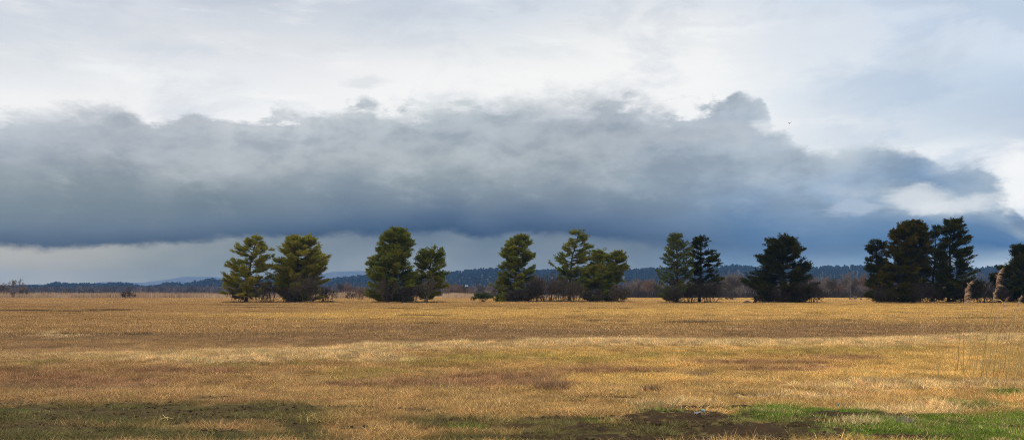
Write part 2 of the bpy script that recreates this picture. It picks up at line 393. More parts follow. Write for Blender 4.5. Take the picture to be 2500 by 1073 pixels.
def scatter(name, P, idx, scale, rot, coll, colors, label, cat):
    o = mesh(name, P, [], None, None, {'idx': idx, 'scl': scale, 'rot': rot, 'tcol': np.hstack([colors, np.ones((len(P), 1))])})
    ng = bpy.data.node_groups.new(name + '_scatter', 'GeometryNodeTree')
    ng.interface.new_socket('Geometry', in_out='INPUT', socket_type='NodeSocketGeometry')
    ng.interface.new_socket('Geometry', in_out='OUTPUT', socket_type='NodeSocketGeometry')
    N = ng.nodes; L = ng.links
    gi = N.new('NodeGroupInput'); go = N.new('NodeGroupOutput')
    ci = N.new('GeometryNodeCollectionInfo'); ci.inputs['Collection'].default_value = coll
    ci.inputs['Separate Children'].default_value = True; ci.inputs['Reset Children'].default_value = True
    ip = N.new('GeometryNodeInstanceOnPoints'); ip.inputs['Pick Instance'].default_value = True
    def na(nm, dt):
        q = N.new('GeometryNodeInputNamedAttribute'); q.data_type = dt; q.inputs[0].default_value = nm
        return q.outputs['Attribute']
    L.new(gi.outputs[0], ip.inputs['Points']); L.new(ci.outputs[0], ip.inputs['Instance'])
    L.new(na('idx', 'FLOAT'), ip.inputs['Instance Index'])
    er = N.new('FunctionNodeEulerToRotation'); L.new(na('rot', 'FLOAT_VECTOR'), er.inputs[0])
    L.new(er.outputs[0], ip.inputs['Rotation']); L.new(na('scl', 'FLOAT_VECTOR'), ip.inputs['Scale'])
    L.new(ip.outputs[0], go.inputs[0])
    md = o.modifiers.new('scatter', 'NODES'); md.node_group = ng
    return tag(o, label, cat, kind='stuff')

def inst_mat(name, transl, var=0.9, rough=0.8):
    m, nt, out = new_mat(name)
    c = attr(nt, 'tcol', 'INSTANCER').outputs['Color']
    v = ramp(nt, attr(nt, 'tint').outputs['Fac'], [(0, (1 - 0.55 * var,) * 3), (0.7, (1.0, 1.0, 1.0)), (1, (1 + 0.45 * var, 1 + 0.42 * var, 1 + 0.35 * var))])
    leaf_bsdf(nt, out, MIX(nt, 1.0, c, v, 'MULTIPLY'), transl, rough, 0.15)
    return m

def frustum_points(g, n, d0, d1, half=0.70):
    d = np.sqrt(d0 ** 2 + (d1 ** 2 - d0 ** 2) * g.random(n)); t = math.tan(half) * (2 * g.random(n) - 1)
    return d * t, d

def grass():
    gm = inst_mat('grass_blade', 0.25, 1.25)
    coll = bpy.data.collections.new('tuft_shapes')
    specs = [(110, 0.24, 0.04, 0.15, 0.8, 1.5, 0.005), (110, 0.22, 0.05, 0.17, 0.4, 1.4, 0.005), (90, 0.16, 0.06, 0.22, 0.1, 1.0, 0.005), (70, 0.12, 0.08, 0.27, 0.05, 0.8, 0.005),
             (110, 0.20, 0.03, 0.09, 0.1, 0.9, 0.006), (110, 0.9, 0.10, 0.24, 0.2, 1.2, 0.022), (110, 0.9, 0.14, 0.30, 0.1, 0.8, 0.022), (120, 2.2, 0.12, 0.30, 0.2, 1.2, 0.06)]
    for i, s in enumerate(specs):
        coll.objects.link(blade_tuft('tuft_%02d' % i, 40 + i, *s, gm))
    g = R(7)
    Ps, I, S, Rt, C = [], [], [], [], []
    # close range
    x, y = frustum_points(g, 100000, 7.5, 40)
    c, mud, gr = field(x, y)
    px, py = project(x, y)
    tall = smooth(0.3, 0.8, blobs(px, py, PALE)) * 0.8 + smooth(0.3, 0.8, blobs(px, py, RUST)) * 0.4
    keep = g.random(len(x)) > mud * 0.55
    x, y, c, mud, gr, tall = [q[keep] for q in (x, y, c, mud, gr, tall)]
    n = len(x); r = g.random(n)
    idx = np.where(r < 0.55, 0, 1); idx = np.where(g.random(n) < tall * 0.8, np.where(r < 0.6, 2, 3), idx)
    idx = np.where((gr > 0.35) & (g.random(n) < 0.85), 4, idx)
    idx = np.where((mud > 0.4), 0, idx)
    grass_c = c / (1 - 0.0)
    # tufts that stand on mud keep a grass colour
    straw = np.array([0.20, 0.135, 0.052]); w = smooth(0.15, 0.6, mud)[:, None]
    grass_c = grass_c * (1 - w) + straw * w * (0.4 + 0.6 * g.random((n, 1)))
    grass_c = grass_c * (0.50 + 1.0 * g.random((n, 1))) * (1 + (g.random((n, 3)) - 0.5) * 0.14)
    dry = ((gr > 0.3) & (g.random(n) < 0.16))[:, None]; grass_c = np.where(dry, np.array([0.46, 0.33, 0.13]) * (0.6 + 0.7 * g.random((n, 1))), grass_c)
    sp = 0.55 + 0.6 * g.random(n) * (1 + 0.3 * tall); sp = np.where(mud > 0.4, sp * 0.55, sp)
    cl = fbm(x / 0.55, y / 0.45, 191, 3); sp = sp * (0.45 + 1.1 * cl); grass_c = grass_c * (0.72 + 0.56 * cl[:, None])
    Ps.append(np.stack([x, y, height(x, y)], 1)); I.append(idx); C.append(grass_c * 1.12)
    S.append(np.stack([sp, sp, sp * (0.7 + 0.5 * g.random(n)) * np.where((idx == 2) | (idx == 3), 0.62, 0.95)], 1))
    # middle distance
    x, y = frustum_points(g, 52000, 36, 150)
    c, mud, gr = field(x, y)
    keep = g.random(len(x)) > mud * 0.9
    x, y, c = x[keep], y[keep], c[keep]; n = len(x)
    Ps.append(np.stack([x, y, height(x, y)], 1)); I.append(np.where(g.random(n) < 0.8, 5, 6)); C.append(c * 1.12 * (0.74 + 0.54 * g.random((n, 1))))
    sp = 0.6 + 0.5 * g.random(n); S.append(np.stack([sp, sp, sp * (0.45 + 0.4 * g.random(n))], 1))
    # far meadow
    x, y = frustum_points(g, 26000, 145, 345)
    c, mud, gr = field(x, y)
    n = len(x); Ps.append(np.stack([x, y, height(x, y)], 1)); I.append(np.full(n, 7)); C.append(c * 1.12 * (0.8 + 0.45 * g.random((n, 1))))
    sp = 0.7 + 0.6 * g.random(n); S.append(np.stack([sp, sp, sp * (0.5 + 0.4 * g.random(n))], 1))
    # longer grass round the feet of the trees
    for (px, d, wd, k) in TREE_FEET:
        x = X(px, d) + (g.random(k) - 0.5) * 2 * wd; y = d - 0.6 + g.normal(0, 1.2, k)
        c, mud, gr = field(x, y)
        Ps.append(np.stack([x, y, height(x, y)], 1)); I.append(np.full(k, 6)); C.append(c * (0.7 + 0.5 * g.random((k, 1))))
        sp = 0.7 + 0.6 * g.random(k); S.append(np.stack([sp * 0.8, sp * 0.8, sp * 1.6], 1))
    P = np.vstack(Ps); n = len(P)
    rot = np.stack([np.zeros(n), np.zeros(n), g.random(n) * 6.283], 1)
    scatter('grass', P, np.concatenate(I).astype(float), np.vstack(S), rot, coll, np.vstack(C), 'dry straw coloured meadow grass with green tufts towards the viewer', 'grass')

def clods():
    coll = bpy.data.collections.new('clod_shapes')
    m = inst_mat('soil_clod', 0.0, 0.5, 0.95)
    for i in range(4): coll.objects.link(clod('clod_%02d' % i, 60 + i, m))
    g = R(17)
    x, y = frustum_points(g, 60000, 8, 19)
    c, mud, gr = field(x, y)
    keep = g.random(len(x)) < mud * 0.3
    x, y = x[keep], y[keep]; n = len(x)
    s = 0.008 + 0.030 * g.random(n) ** 2.5
    P = np.stack([x, y, height(x, y) + 0.01], 1)
    colr = np.array([0.070, 0.044, 0.018]) * (0.4 + 0.9 * g.random((n, 1)))
    rot = np.stack([g.random(n) * 0.6, g.random(n) * 0.6, g.random(n) * 6.28], 1)
    scatter('dirt', P, np.floor(g.random(n) * 4), np.stack([s, s, s], 1), rot, coll, colr, 'dark crumbly clods of wet soil in the muddy foreground', 'dirt')

# ------------------------------------------------------------------ conifers
def sprays(g, C, D, L, W):
    """one needle spray (a narrow diamond) per row"""
    n = len(C)
    D = D / (np.linalg.norm(D, axis=1, keepdims=True) + 1e-9)
    rnd = g.normal(size=(n, 3)); S = np.cross(D, rnd); S /= np.linalg.norm(S, axis=1, keepdims=True) + 1e-9
    L = L[:, None]; W = W[:, None]
    return np.stack([C - D * L * 0.45, C + S * W * 0.5 + D * L * 0.05, C + D * L * 0.55, C - S * W * 0.5 + D * L * 0.05], 1).reshape(-1, 3)

def pine(label, base, d, trunk, prof, mat, bark='bark', seed=0, dens=1.0, step=0.30, inner=0.3, rise=0.28, pad=0.62, clear=0.0, group='pines standing in the meadow', extra=(), rad=0.24, name='pine_tree', flat=0.5, up=0.34, tiers=0.0, gap=0.40):
    """base: (px, py) foot; trunk: [(px, py)...] up to the tip; prof: [(py, px_left, px_right)...] outline, all in photo pixels at distance d"""
    g = R(seed); m = d / F
    bx, by = base
    X0, Y0 = X(bx, d), d
    Z0 = float(height(np.array([X0]), np.array([Y0]))[0])
    root = empty(name, (X0, Y0, Z0), label, 'tree', group)
    tz = np.array([(by - p[1]) * m for p in trunk]); tx = np.array([(p[0] - bx) * m for p in trunk])
    o = np.argsort(tz); tz, tx = tz[o], tx[o]
    ztop = tz[-1]
    ty_amp = 0.25
    def centre(z):
        return np.array([np.interp(z, tz, tx), ty_amp * math.sin(z * 0.6 + seed), z])
    pr = sorted([((by - p[0]) * m, (p[1] - bx) * m, (p[2] - bx) * m) for p in prof])
    pz = np.array([p[0] for p in pr]); pl = np.array([p[1] for p in pr]); prr = np.array([p[2] for p in pr])
    A = Acc()
    zz = np.linspace(0, ztop * 0.985, 16)
    P = np.array([centre(z) for z in zz]); P[0, 2] = -0.25
    rr = rad * (1 - zz / ztop) ** 0.8 + 0.03; rr[0] *= 1.5
    A.tube(P, rr, 8, 0.45)
    Cc, Dd, Ll, Tt = [], [], [], []
    zlow = pz[0]
    z = zlow; i = 0
    while z < ztop:
        az = g.random() * 6.283 if tiers < 0.5 else i * 2.39996 + g.normal(0, 0.4); i += 1
        L_, R_ = np.interp(z, pz, pl), np.interp(z, pz, prr)
        c = centre(z)
        el, er = max(c[0] - L_, 0.15), max(R_ - c[0], 0.15)
        ex = er if math.cos(az) > 0 else el
        ey = 0.85 * (el + er) / 2
        reach = ((abs(math.cos(az)) / ex) ** 2.4 + (abs(math.sin(az)) / ey) ** 2.4) ** (-1 / 2.4) * g.uniform(0.74, 1.12)
        if g.random() < 0.08: reach *= g.uniform(0.4, 0.7)
        zs = max(z - rise * reach * g.uniform(0.0, 1.9), clear + 0.2, 0.3)
        zs = min(zs, ztop * 0.97)
        S = centre(zs); dirv = np.array([math.cos(az), math.sin(az), 0])
        T = np.array([c[0], c[1], z]) + dirv * reach
        Mid = S * 0.45 + T * 0.55 + np.array([0, 0, -0.10 * reach + g.normal(0, 0.06 * reach)])
        t = np.linspace(0, 1, 6)[:, None]
        B = (1 - t) ** 2 * S + 2 * t * (1 - t) * Mid + t ** 2 * T
        A.tube(B, np.linspace(0.022 + 0.018 * reach, 0.012, 6), 4, 0.4, cap=False)
        side = np.array([-dirv[1], dirv[0], 0])
        tint_b = g.normal(0, 0.13)
        nt_ = max(4, int(reach / 0.15 * dens))
        tt = inner + (1 - inner) * (np.arange(nt_) + g.random(nt_)) / nt_
        tt[-2:] = (0.97, 1.0)
        t1 = tt[:, None]
        O = (1 - t1) ** 2 * S + 2 * t1 * (1 - t1) * Mid + t1 ** 2 * T
        sg = np.where(np.arange(nt_) % 2 == 0, 1.0, -1.0) * g.uniform(0.1, 1.15, nt_); sg[-2:] *= 0.3
        Dv = dirv * g.uniform(0.45, 1.0, nt_)[:, None] + side * sg[:, None] + np.array([0, 0, 1.0]) * g.normal(up, 0.30, nt_)[:, None]
        Dv /= np.linalg.norm(Dv, axis=1, keepdims=True)
        tl = pad * g.uniform(0.7, 2.0, nt_) * (1.15 - 0.45 * tt) * min(1.0, 0.55 + 0.25 * reach)
        lump = vnoise((O[:, 0] + 0.45 * O[:, 1]) / 1.25 + seed * 7.7, O[:, 2] / (0.95 - 0.2 * tiers) + 0.6 * O[:, 1] / 1.25, seed)
        tl = tl * (0.55 + 0.75 * lump) * np.where(g.random(nt_) < 0.12, 1.5, 1.0)
        for k in range(nt_):
            if lump[k] < (gap + 0.01) * g.uniform(0.6, 1.15): continue
            n = int(40 * tl[k] / 0.7 * dens); u = g.random(n) ** 0.8
            r = (0.06 + 0.14 * np.sin(np.pi * np.clip(u * 0.85 + 0.12, 0, 1)))[:, None] * (pad / 0.6)
            q = g.normal(size=(n, 3)) * r * np.array([1.0, 1.0, flat + 0.2])
            arc = np.stack([0 * u, 0 * u, 0.10 * tl[k] * u ** 2], 1)
            Cc.append(O[k] + Dv[k] * (u * tl[k])[:, None] + arc + q)
            Dd.append(Dv[k] * 0.9 + q / 0.22 * 0.45 + np.array([0, 0, 0.30]) + g.normal(0, 0.28, (n, 3)))
            Ll.append(g.uniform(0.20, 0.42, n))
            Tt.append(np.clip(0.40 + tint_b + g.normal(0, 0.10) + 0.20 * u + (lump[k] - 0.5) * 0.35 + g.normal(0, 0.12, n), 0, 1))
            A.tube(np.array([O[k], O[k] + Dv[k] * tl[k] * 0.75]), [0.016, 0.006], 3, 0.4, cap=False)
        z += step * (0.30 + 0.22 * tiers) * g.uniform(0.5, 1.5) * (0.55 if z > ztop - 2.0 else 1.0)
    # leading shoots
    for k in range(9):
        a = g.random() * 6.28; off = g.random() * 0.55
        pc = centre(ztop - 0.15 - 0.5 * g.random()) + np.array([math.cos(a) * off, math.sin(a) * off, 0])
        n = int(22 * dens)
        Cc.append(pc + g.normal(size=(n, 3)) * np.array([0.12, 0.12, 0.28])); Dd.append(np.tile([0, 0, 1.0], (n, 1)) + g.normal(0, 0.45, (n, 3)))
        Ll.append(g.uniform(0.25, 0.45, n)); Tt.append(np.clip(g.normal(0.6, 0.15, n), 0, 1))
    for (p, q, r0) in extra:      # stray trunks or dead limbs given as pixel polylines
        PP = np.array([((a - bx) * m, q, (by - b) * m) for a, b in p]); A.tube(PP, np.linspace(r0, r0 * 0.45, len(PP)), 6, 0.6)
    A.build('trunk', MAT[bark], root, True)
    Cc = np.vstack(Cc); Dd = np.vstack(Dd); Ll = np.concatenate(Ll); Tt = np.concatenate(Tt)
    ok = Cc[:, 2] > 0.05; Cc, Dd, Ll, Tt = Cc[ok], Dd[ok], Ll[ok], Tt[ok]
    V = sprays(g, Cc, Dd, Ll, Ll * g.uniform(0.16, 0.32, len(Ll)))
    Q = np.arange(len(V)).reshape(-1, 4)
    mesh('crown', V, Q, MAT[mat], root, {'tint': np.repeat(Tt, 4)})
    return root

# ------------------------------------------------------------------ bare shrubs and trees
def twiggery(A, B, g, p, d, L, r, lvl, spread, thin, up=0.25, kids=(3, 5), thin_r=0.011):
    """recursive branching: A thick wood, B twigs"""
    n = 4 if lvl > 0 else 3
    P = [np.array(p, float)]; dd = np.array(d, float)
    for k in range(n - 1):
        dd = dd + g.normal(0, 0.16, 3) + np.array([0, 0, up * 0.25]); dd /= np.linalg.norm(dd)
        P.append(P[-1] + dd * L / (n - 1))
    P = np.array(P)
    acc = A if r > thin else B
    acc.tube(P, np.linspace(r, r * 0.55, n), 5 if r > 0.05 else 3, float(np.clip(g.normal(0.5, 0.2), 0, 1)), cap=False)
    if lvl == 0: return
    for k in range(int(g.integers(kids[0], kids[1] + 1))):
        t = 0.35 + 0.65 * (k + g.random()) / kids[1] if k else 1.0
        t = min(t, 1.0)
        q = P[0] + (P[-1] - P[0]) * t if t < 1 else P[-1]
        j = min(int(t * (n - 1)), n - 2); fr = t * (n - 1) - j
        q = P[j] * (1 - fr) + P[j + 1] * fr
        nd = dd + g.normal(0, spread, 3) + np.array([0, 0, up]); nd /= np.linalg.norm(nd)
        twiggery(A, B, g, q, nd, L * g.uniform(0.55, 0.8), max(r * 0.6, thin_r), lvl - 1, spread, thin, up, kids, thin_r)

def bare_shrub(label, px, d, w, h, mat, seed, stems=9, group=None, lvl=4, name='bare_shrub', cat='shrub', lean=0.0, twig_r=0.06, kids=(2, 4)):
    """w, h in metres"""
    g = R(seed)
    x = X(px, d); z = float(height(np.array([x]), np.array([d * 1.0]))[0])
    A, B = Acc(), Acc()
    for k in range(stems):
        off = (g.random() - 0.5) * 2
        p = np.array([off * w * 0.30, g.normal(0, w * 0.14), -0.1])
        dirv = np.array([off * 0.55 * w / max(h, 0.5) + lean + g.normal(0, 0.12), g.normal(0, 0.3), 1.0]); dirv /= np.linalg.norm(dirv)
        twiggery(A, A, g, p, dirv, h * g.uniform(0.36, 0.48), twig_r * g.uniform(0.8, 1.4), lvl, 0.46, 0, 0.10, kids, 0.026)
    V = np.vstack(A.V); top = np.quantile(V[:, 2], 0.995); wid = np.quantile(np.abs(V[:, 0]), 0.99)
    s = np.array([w / 2 / wid, w / 2 / wid, h / top])
    A.V = [v * s for v in A.V]
    o = A.build(name, MAT[mat]); o.location = (x, d, z)
    return tag(o, label, cat, group)

def bare_tree_mesh(seed, h, w, lvl=4, kids=(3, 4), r=0.16, stems=1):
    g = R(seed); A, B = Acc(), Acc()
    for k in range(stems):
        twiggery(A, B, g, (g.normal(0, 0.2) * (stems > 1), 0, -0.2), (g.normal(0, 0.08 + 0.2 * (stems > 1)), g.normal(0, 0.1), 1), h * 0.36, r, lvl, 0.42, 0.045, 0.22, kids, 0.032)
    V = np.vstack(A.V + B.V); s = np.array([w / 2 / np.quantile(np.abs(V[:, 0]), 0.985)] * 2 + [h / np.quantile(V[:, 2], 0.998)])
    A.V = [v * s for v in A.V]; B.V = [v * s for v in B.V]
    return A, B

def bare_tree(label, px, d, h, w, tm, seed, group=None, lvl=4, stems=1, r=0.16, py=None, cat='tree', kids=(3, 4)):
    x = X(px, d); z = float(height(np.array([x]), np.array([d * 1.0]))[0])
    root = empty('bare_tree', (x, d, z), label, cat, group)
    A, B = bare_tree_mesh(seed, h, w, lvl, kids, r, stems)
    A.build('trunk', MAT[tm], root); B.build('crown', MAT[tm], root)
    return root

def copy_thing(root, loc, rz, s, label=None):
    r = root.copy(); COL.objects.link(r); r.location = loc; r.rotation_euler = (0, 0, rz); r.scale = s
    if label: r['label'] = label
    for ch in root.children:
        c = ch.copy(); COL.objects.link(c); c.parent = r
    return r

# ------------------------------------------------------------------ the main trees
TREE_FEET = []
def trees():
    T = []
    # first pair
    pine('layered olive pine, leftmost of all, with long low boughs over the grass', (602, 739), 157, [(602, 739), (603, 690), (612, 640), (630, 577)],
         [(731, 580, 615), (722, 541, 640), (712, 543, 650), (690, 540, 662), (672, 552, 662), (656, 541, 655), (640, 562, 664), (622, 566, 668), (600, 585, 652), (585, 606, 636), (575, 622, 634)],
         'needle_olive', tiers=0.35, gap=0.36, seed=11, dens=1.0, step=0.33, inner=0.42, clear=2.0, pad=0.60, rad=0.27)
    pine('broad olive pine with a flat rounded top and a bough reaching right', (722, 738), 159, [(722, 738), (724, 680), (728, 630), (734, 577)],
         [(733, 690, 770), (720, 680, 790), (700, 676, 790), (680, 672, 792), (660, 668, 790), (645, 670, 800), (630, 668, 806), (612, 684, 786), (595, 697, 776), (582, 702, 764), (575, 718, 752)],
         'needle_olive', tiers=0.1, gap=0.34, seed=12, dens=1.15, step=0.24, inner=0.25, pad=0.64, rad=0.28)
    # second pair
    pine('tall olive pine, crown bulging low and green down to the grass', (958, 738), 158, [(958, 738), (960, 660), (966, 557)],
         [(735, 915, 1005), (722, 900, 1016), (700, 898, 1018), (680, 895, 1016), (655, 893, 1008), (640, 897, 1004), (622, 912, 1000), (608, 924, 1004), (592, 926, 1006), (578, 934, 998), (566, 940, 988), (557, 957, 975)],
         'needle_green', tiers=0.0, gap=0.30, seed=13, dens=1.15, step=0.24, inner=0.25, pad=0.64)
    pine('smaller olive pine with a tufted tip close right of the tallest middle pine', (1040, 738), 162, [(1040, 738), (1045, 690), (1052, 640), (1062, 599)],
         [(728, 1030, 1086), (715, 1022, 1088), (700, 1012, 1086), (680, 1010, 1092), (660, 1008, 1090), (640, 1010, 1084), (625, 1014, 1086), (612, 1034, 1082), (602, 1050, 1072)],
         'needle_green', seed=14, dens=1.0, step=0.28, inner=0.3, clear=1.0, pad=0.58, rad=0.2)
    # third cluster
    pine('slender cone shaped green pine between the low green shrub and grey thicket', (1257, 736), 172, [(1257, 736), (1258, 650), (1273, 571)],
         [(732, 1210, 1305), (715, 1206, 1310), (695, 1203, 1306), (675, 1212, 1304), (655, 1220, 1303), (640, 1224, 1296), (620, 1222, 1306), (600, 1238, 1298), (585, 1248, 1290), (572, 1264, 1282)],
         'needle_green', gap=0.38, seed=15, dens=1.1, step=0.25, inner=0.35, pad=0.60, rad=0.26)
    pine('open topped pine with a bare reddish trunk showing through its crown', (1390, 736), 174, [(1390, 736), (1392, 680), (1396, 630), (1415, 561)],
         [(712, 1352, 1440), (700, 1360, 1450), (680, 1366, 1440), (660, 1346, 1444), (642, 1340, 1452), (625, 1360, 1456), (608, 1376, 1452), (592, 1380, 1438), (576, 1386, 1430), (562, 1402, 1424)],
         'needle_green', tiers=0.35, gap=0.36, seed=16, dens=0.9, step=0.34, inner=0.45, clear=3.0, pad=0.55, rad=0.24, extra=[([(1394, 676), (1404, 690), (1412, 700)], -0.6, 0.09)])
    pine('bushy low pine filling the gap right of the red trunked pine', (1440, 737), 171, [(1440, 737), (1450, 670), (1462, 612)],
         [(730, 1425, 1500), (715, 1420, 1500), (695, 1418, 1494), (670, 1420, 1490), (650, 1428, 1486), (632, 1438, 1484), (618, 1450, 1474)],
         'needle_green', seed=17, dens=1.1, step=0.26, inner=0.3, pad=0.6, rad=0.2)
    pine('short pine leaning right at the end of the middle cluster', (1478, 736), 173, [(1478, 736), (1486, 690), (1498, 650), (1507, 613)],
         [(728, 1465, 1535), (715, 1475, 1530), (700, 1480, 1516), (680, 1478, 1520), (660, 1472, 1530), (642, 1476, 1526), (625, 1482, 1526), (614, 1496, 1520)],
         'needle_green', seed=18, dens=1.0, step=0.28, inner=0.35, pad=0.58, rad=0.2)
    # fourth pair
    pine('thin see-through grey green pine at the left of its pair', (1652, 740), 152, [(1652, 740), (1653, 660), (1651, 571)],
         [(730, 1625, 1675), (720, 1612, 1680), (705, 1596, 1685), (690, 1600, 1690), (670, 1604, 1690), (650, 1608, 1686), (632, 1614, 1688), (615, 1628, 1686), (596, 1632, 1680), (584, 1638, 1668), (571, 1642, 1660)],
         'needle_grey', tiers=0.1, gap=0.36, seed=19, dens=0.75, step=0.30, inner=0.35, pad=0.52, rise=0.6, rad=0.22, flat=0.6)
    pine('dark pine in flat tiers with one bough flung out to the right', (1708, 738), 155, [(1708, 738), (1710, 660), (1712, 576)],
         [(715, 1675, 1745), (700, 1680, 1752), (682, 1682, 1760), (668, 1686, 1754), (655, 1682, 1744), (640, 1684, 1766), (630, 1686, 1768), (620, 1688, 1744), (605, 1690, 1740), (590, 1692, 1732), (578, 1700, 1726)],
         'needle_dark', 'bark_dark', tiers=0.6, gap=0.34, seed=20, dens=1.0, step=0.34, inner=0.38, clear=1.5, pad=0.56, rad=0.3, flat=0.36)
    pine('lone dark pine with a domed crown and twin trunks', (1910, 738), 156, [(1910, 738), (1911, 650), (1916, 569)],
         [(730, 1845, 1985), (715, 1836, 1980), (700, 1822, 1978), (685, 1815, 1972), (668, 1830, 1978), (655, 1846, 1970), (640, 1858, 1974), (625, 1856, 1966), (612, 1866, 1972), (598, 1868, 1956), (585, 1882, 1948), (574, 1896, 1938)],
         'needle_dark', 'bark_dark', gap=0.43, seed=21, dens=1.1, step=0.27, inner=0.35, pad=0.62, rad=0.32,
         extra=[([(1914, 738), (1907, 690), (1900, 650), (1894, 625)], 0.5, 0.22)])
    # right-hand cluster
    pine('short dark pine on the left flank of the big right cluster', (2150, 739), 154, [(2150, 739), (2146, 680), (2140, 640), (2142, 586)],
         [(732, 2120, 2185), (710, 2106, 2180), (690, 2112, 2176), (675, 2112, 2165), (660, 2120, 2164), (640, 2118, 2162), (622, 2124, 2160), (605, 2120, 2160), (592, 2126, 2160), (584, 2130, 2156)],
         'needle_dark', 'bark_dark', gap=0.42, seed=22, dens=1.0, step=0.27, inner=0.3, pad=0.55)
    pine('tall pine with golden brown tips left of the gap in the right cluster', (2196, 740), 151, [(2196, 740), (2198, 660), (2204, 600), (2217, 541)],
         [(732, 2150, 2230), (710, 2136, 2232), (690, 2134, 2232), (670, 2150, 2236), (650, 2156, 2236), (630, 2160, 2232), (610, 2158, 2230), (592, 2166, 2230), (575, 2178, 2226), (560, 2188, 2224), (545, 2206, 2222)],
         'needle_gold', 'bark_dark', tiers=0.2, gap=0.43, seed=23, dens=1.15, step=0.24, inner=0.25, pad=0.60, rad=0.3)
    pine('tall dark pine with a pointed tip right beside the golden tipped one', (2228, 740), 153, [(2228, 740), (2232, 650), (2242, 538)],
         [(725, 2195, 2262), (700, 2200, 2262), (680, 2206, 2268), (660, 2210, 2272), (640, 2212, 2268), (620, 2212, 2264), (600, 2212, 2268), (585, 2216, 2268), (568, 2222, 2266), (552, 2228, 2256), (539, 2236, 2250)],
         'needle_gold', 'bark_dark', gap=0.43, seed=24, dens=1.1, step=0.25, inner=0.28, pad=0.58, rad=0.3)
    pine('narrow dark pine with a thin spire squeezed between two taller pines', (2276, 740), 156, [(2276, 740), (2280, 650), (2289, 553)],
         [(725, 2255, 2315), (700, 2256, 2318), (680, 2256, 2315), (655, 2262, 2308), (630, 2266, 2304), (605, 2270, 2304), (585, 2272, 2300), (568, 2278, 2298), (555, 2284, 2295)],
         'needle_dark', 'bark_dark', gap=0.44, seed=25, dens=1.0, step=0.30, inner=0.35, pad=0.52, rad=0.22)
    pine('tall dark pine with curved limbs near the reed plumes', (2318, 741), 150, [(2318, 741), (2317, 660), (2320, 600), (2327, 536)],
         [(725, 2282, 2380), (705, 2278, 2386), (685, 2284, 2384), (665, 2284, 2382), (648, 2290, 2370), (630, 2288, 2368), (612, 2292, 2366), (594, 2298, 2362), (575, 2302, 2364), (556, 2304, 2356), (540, 2314, 2342)],
         'needle_dark', 'bark_dark', tiers=0.2, gap=0.46, seed=26, dens=1.05, step=0.28, inner=0.32, pad=0.56, rad=0.3)
    pine('dark pine cut off by the right edge of the view', (2500, 741), 150, [(2500, 741), (2498, 660), (2500, 600)],
         [(735, 2440, 2570), (710, 2436, 2575), (690, 2438, 2570), (670, 2436, 2560), (652, 2444, 2556), (640, 2458, 2548), (625, 2470, 2536), (610, 2480, 2520)],
         'needle_dark', 'bark_dark', seed=27, dens=1.2, step=0.24, inner=0.25, pad=0.62)

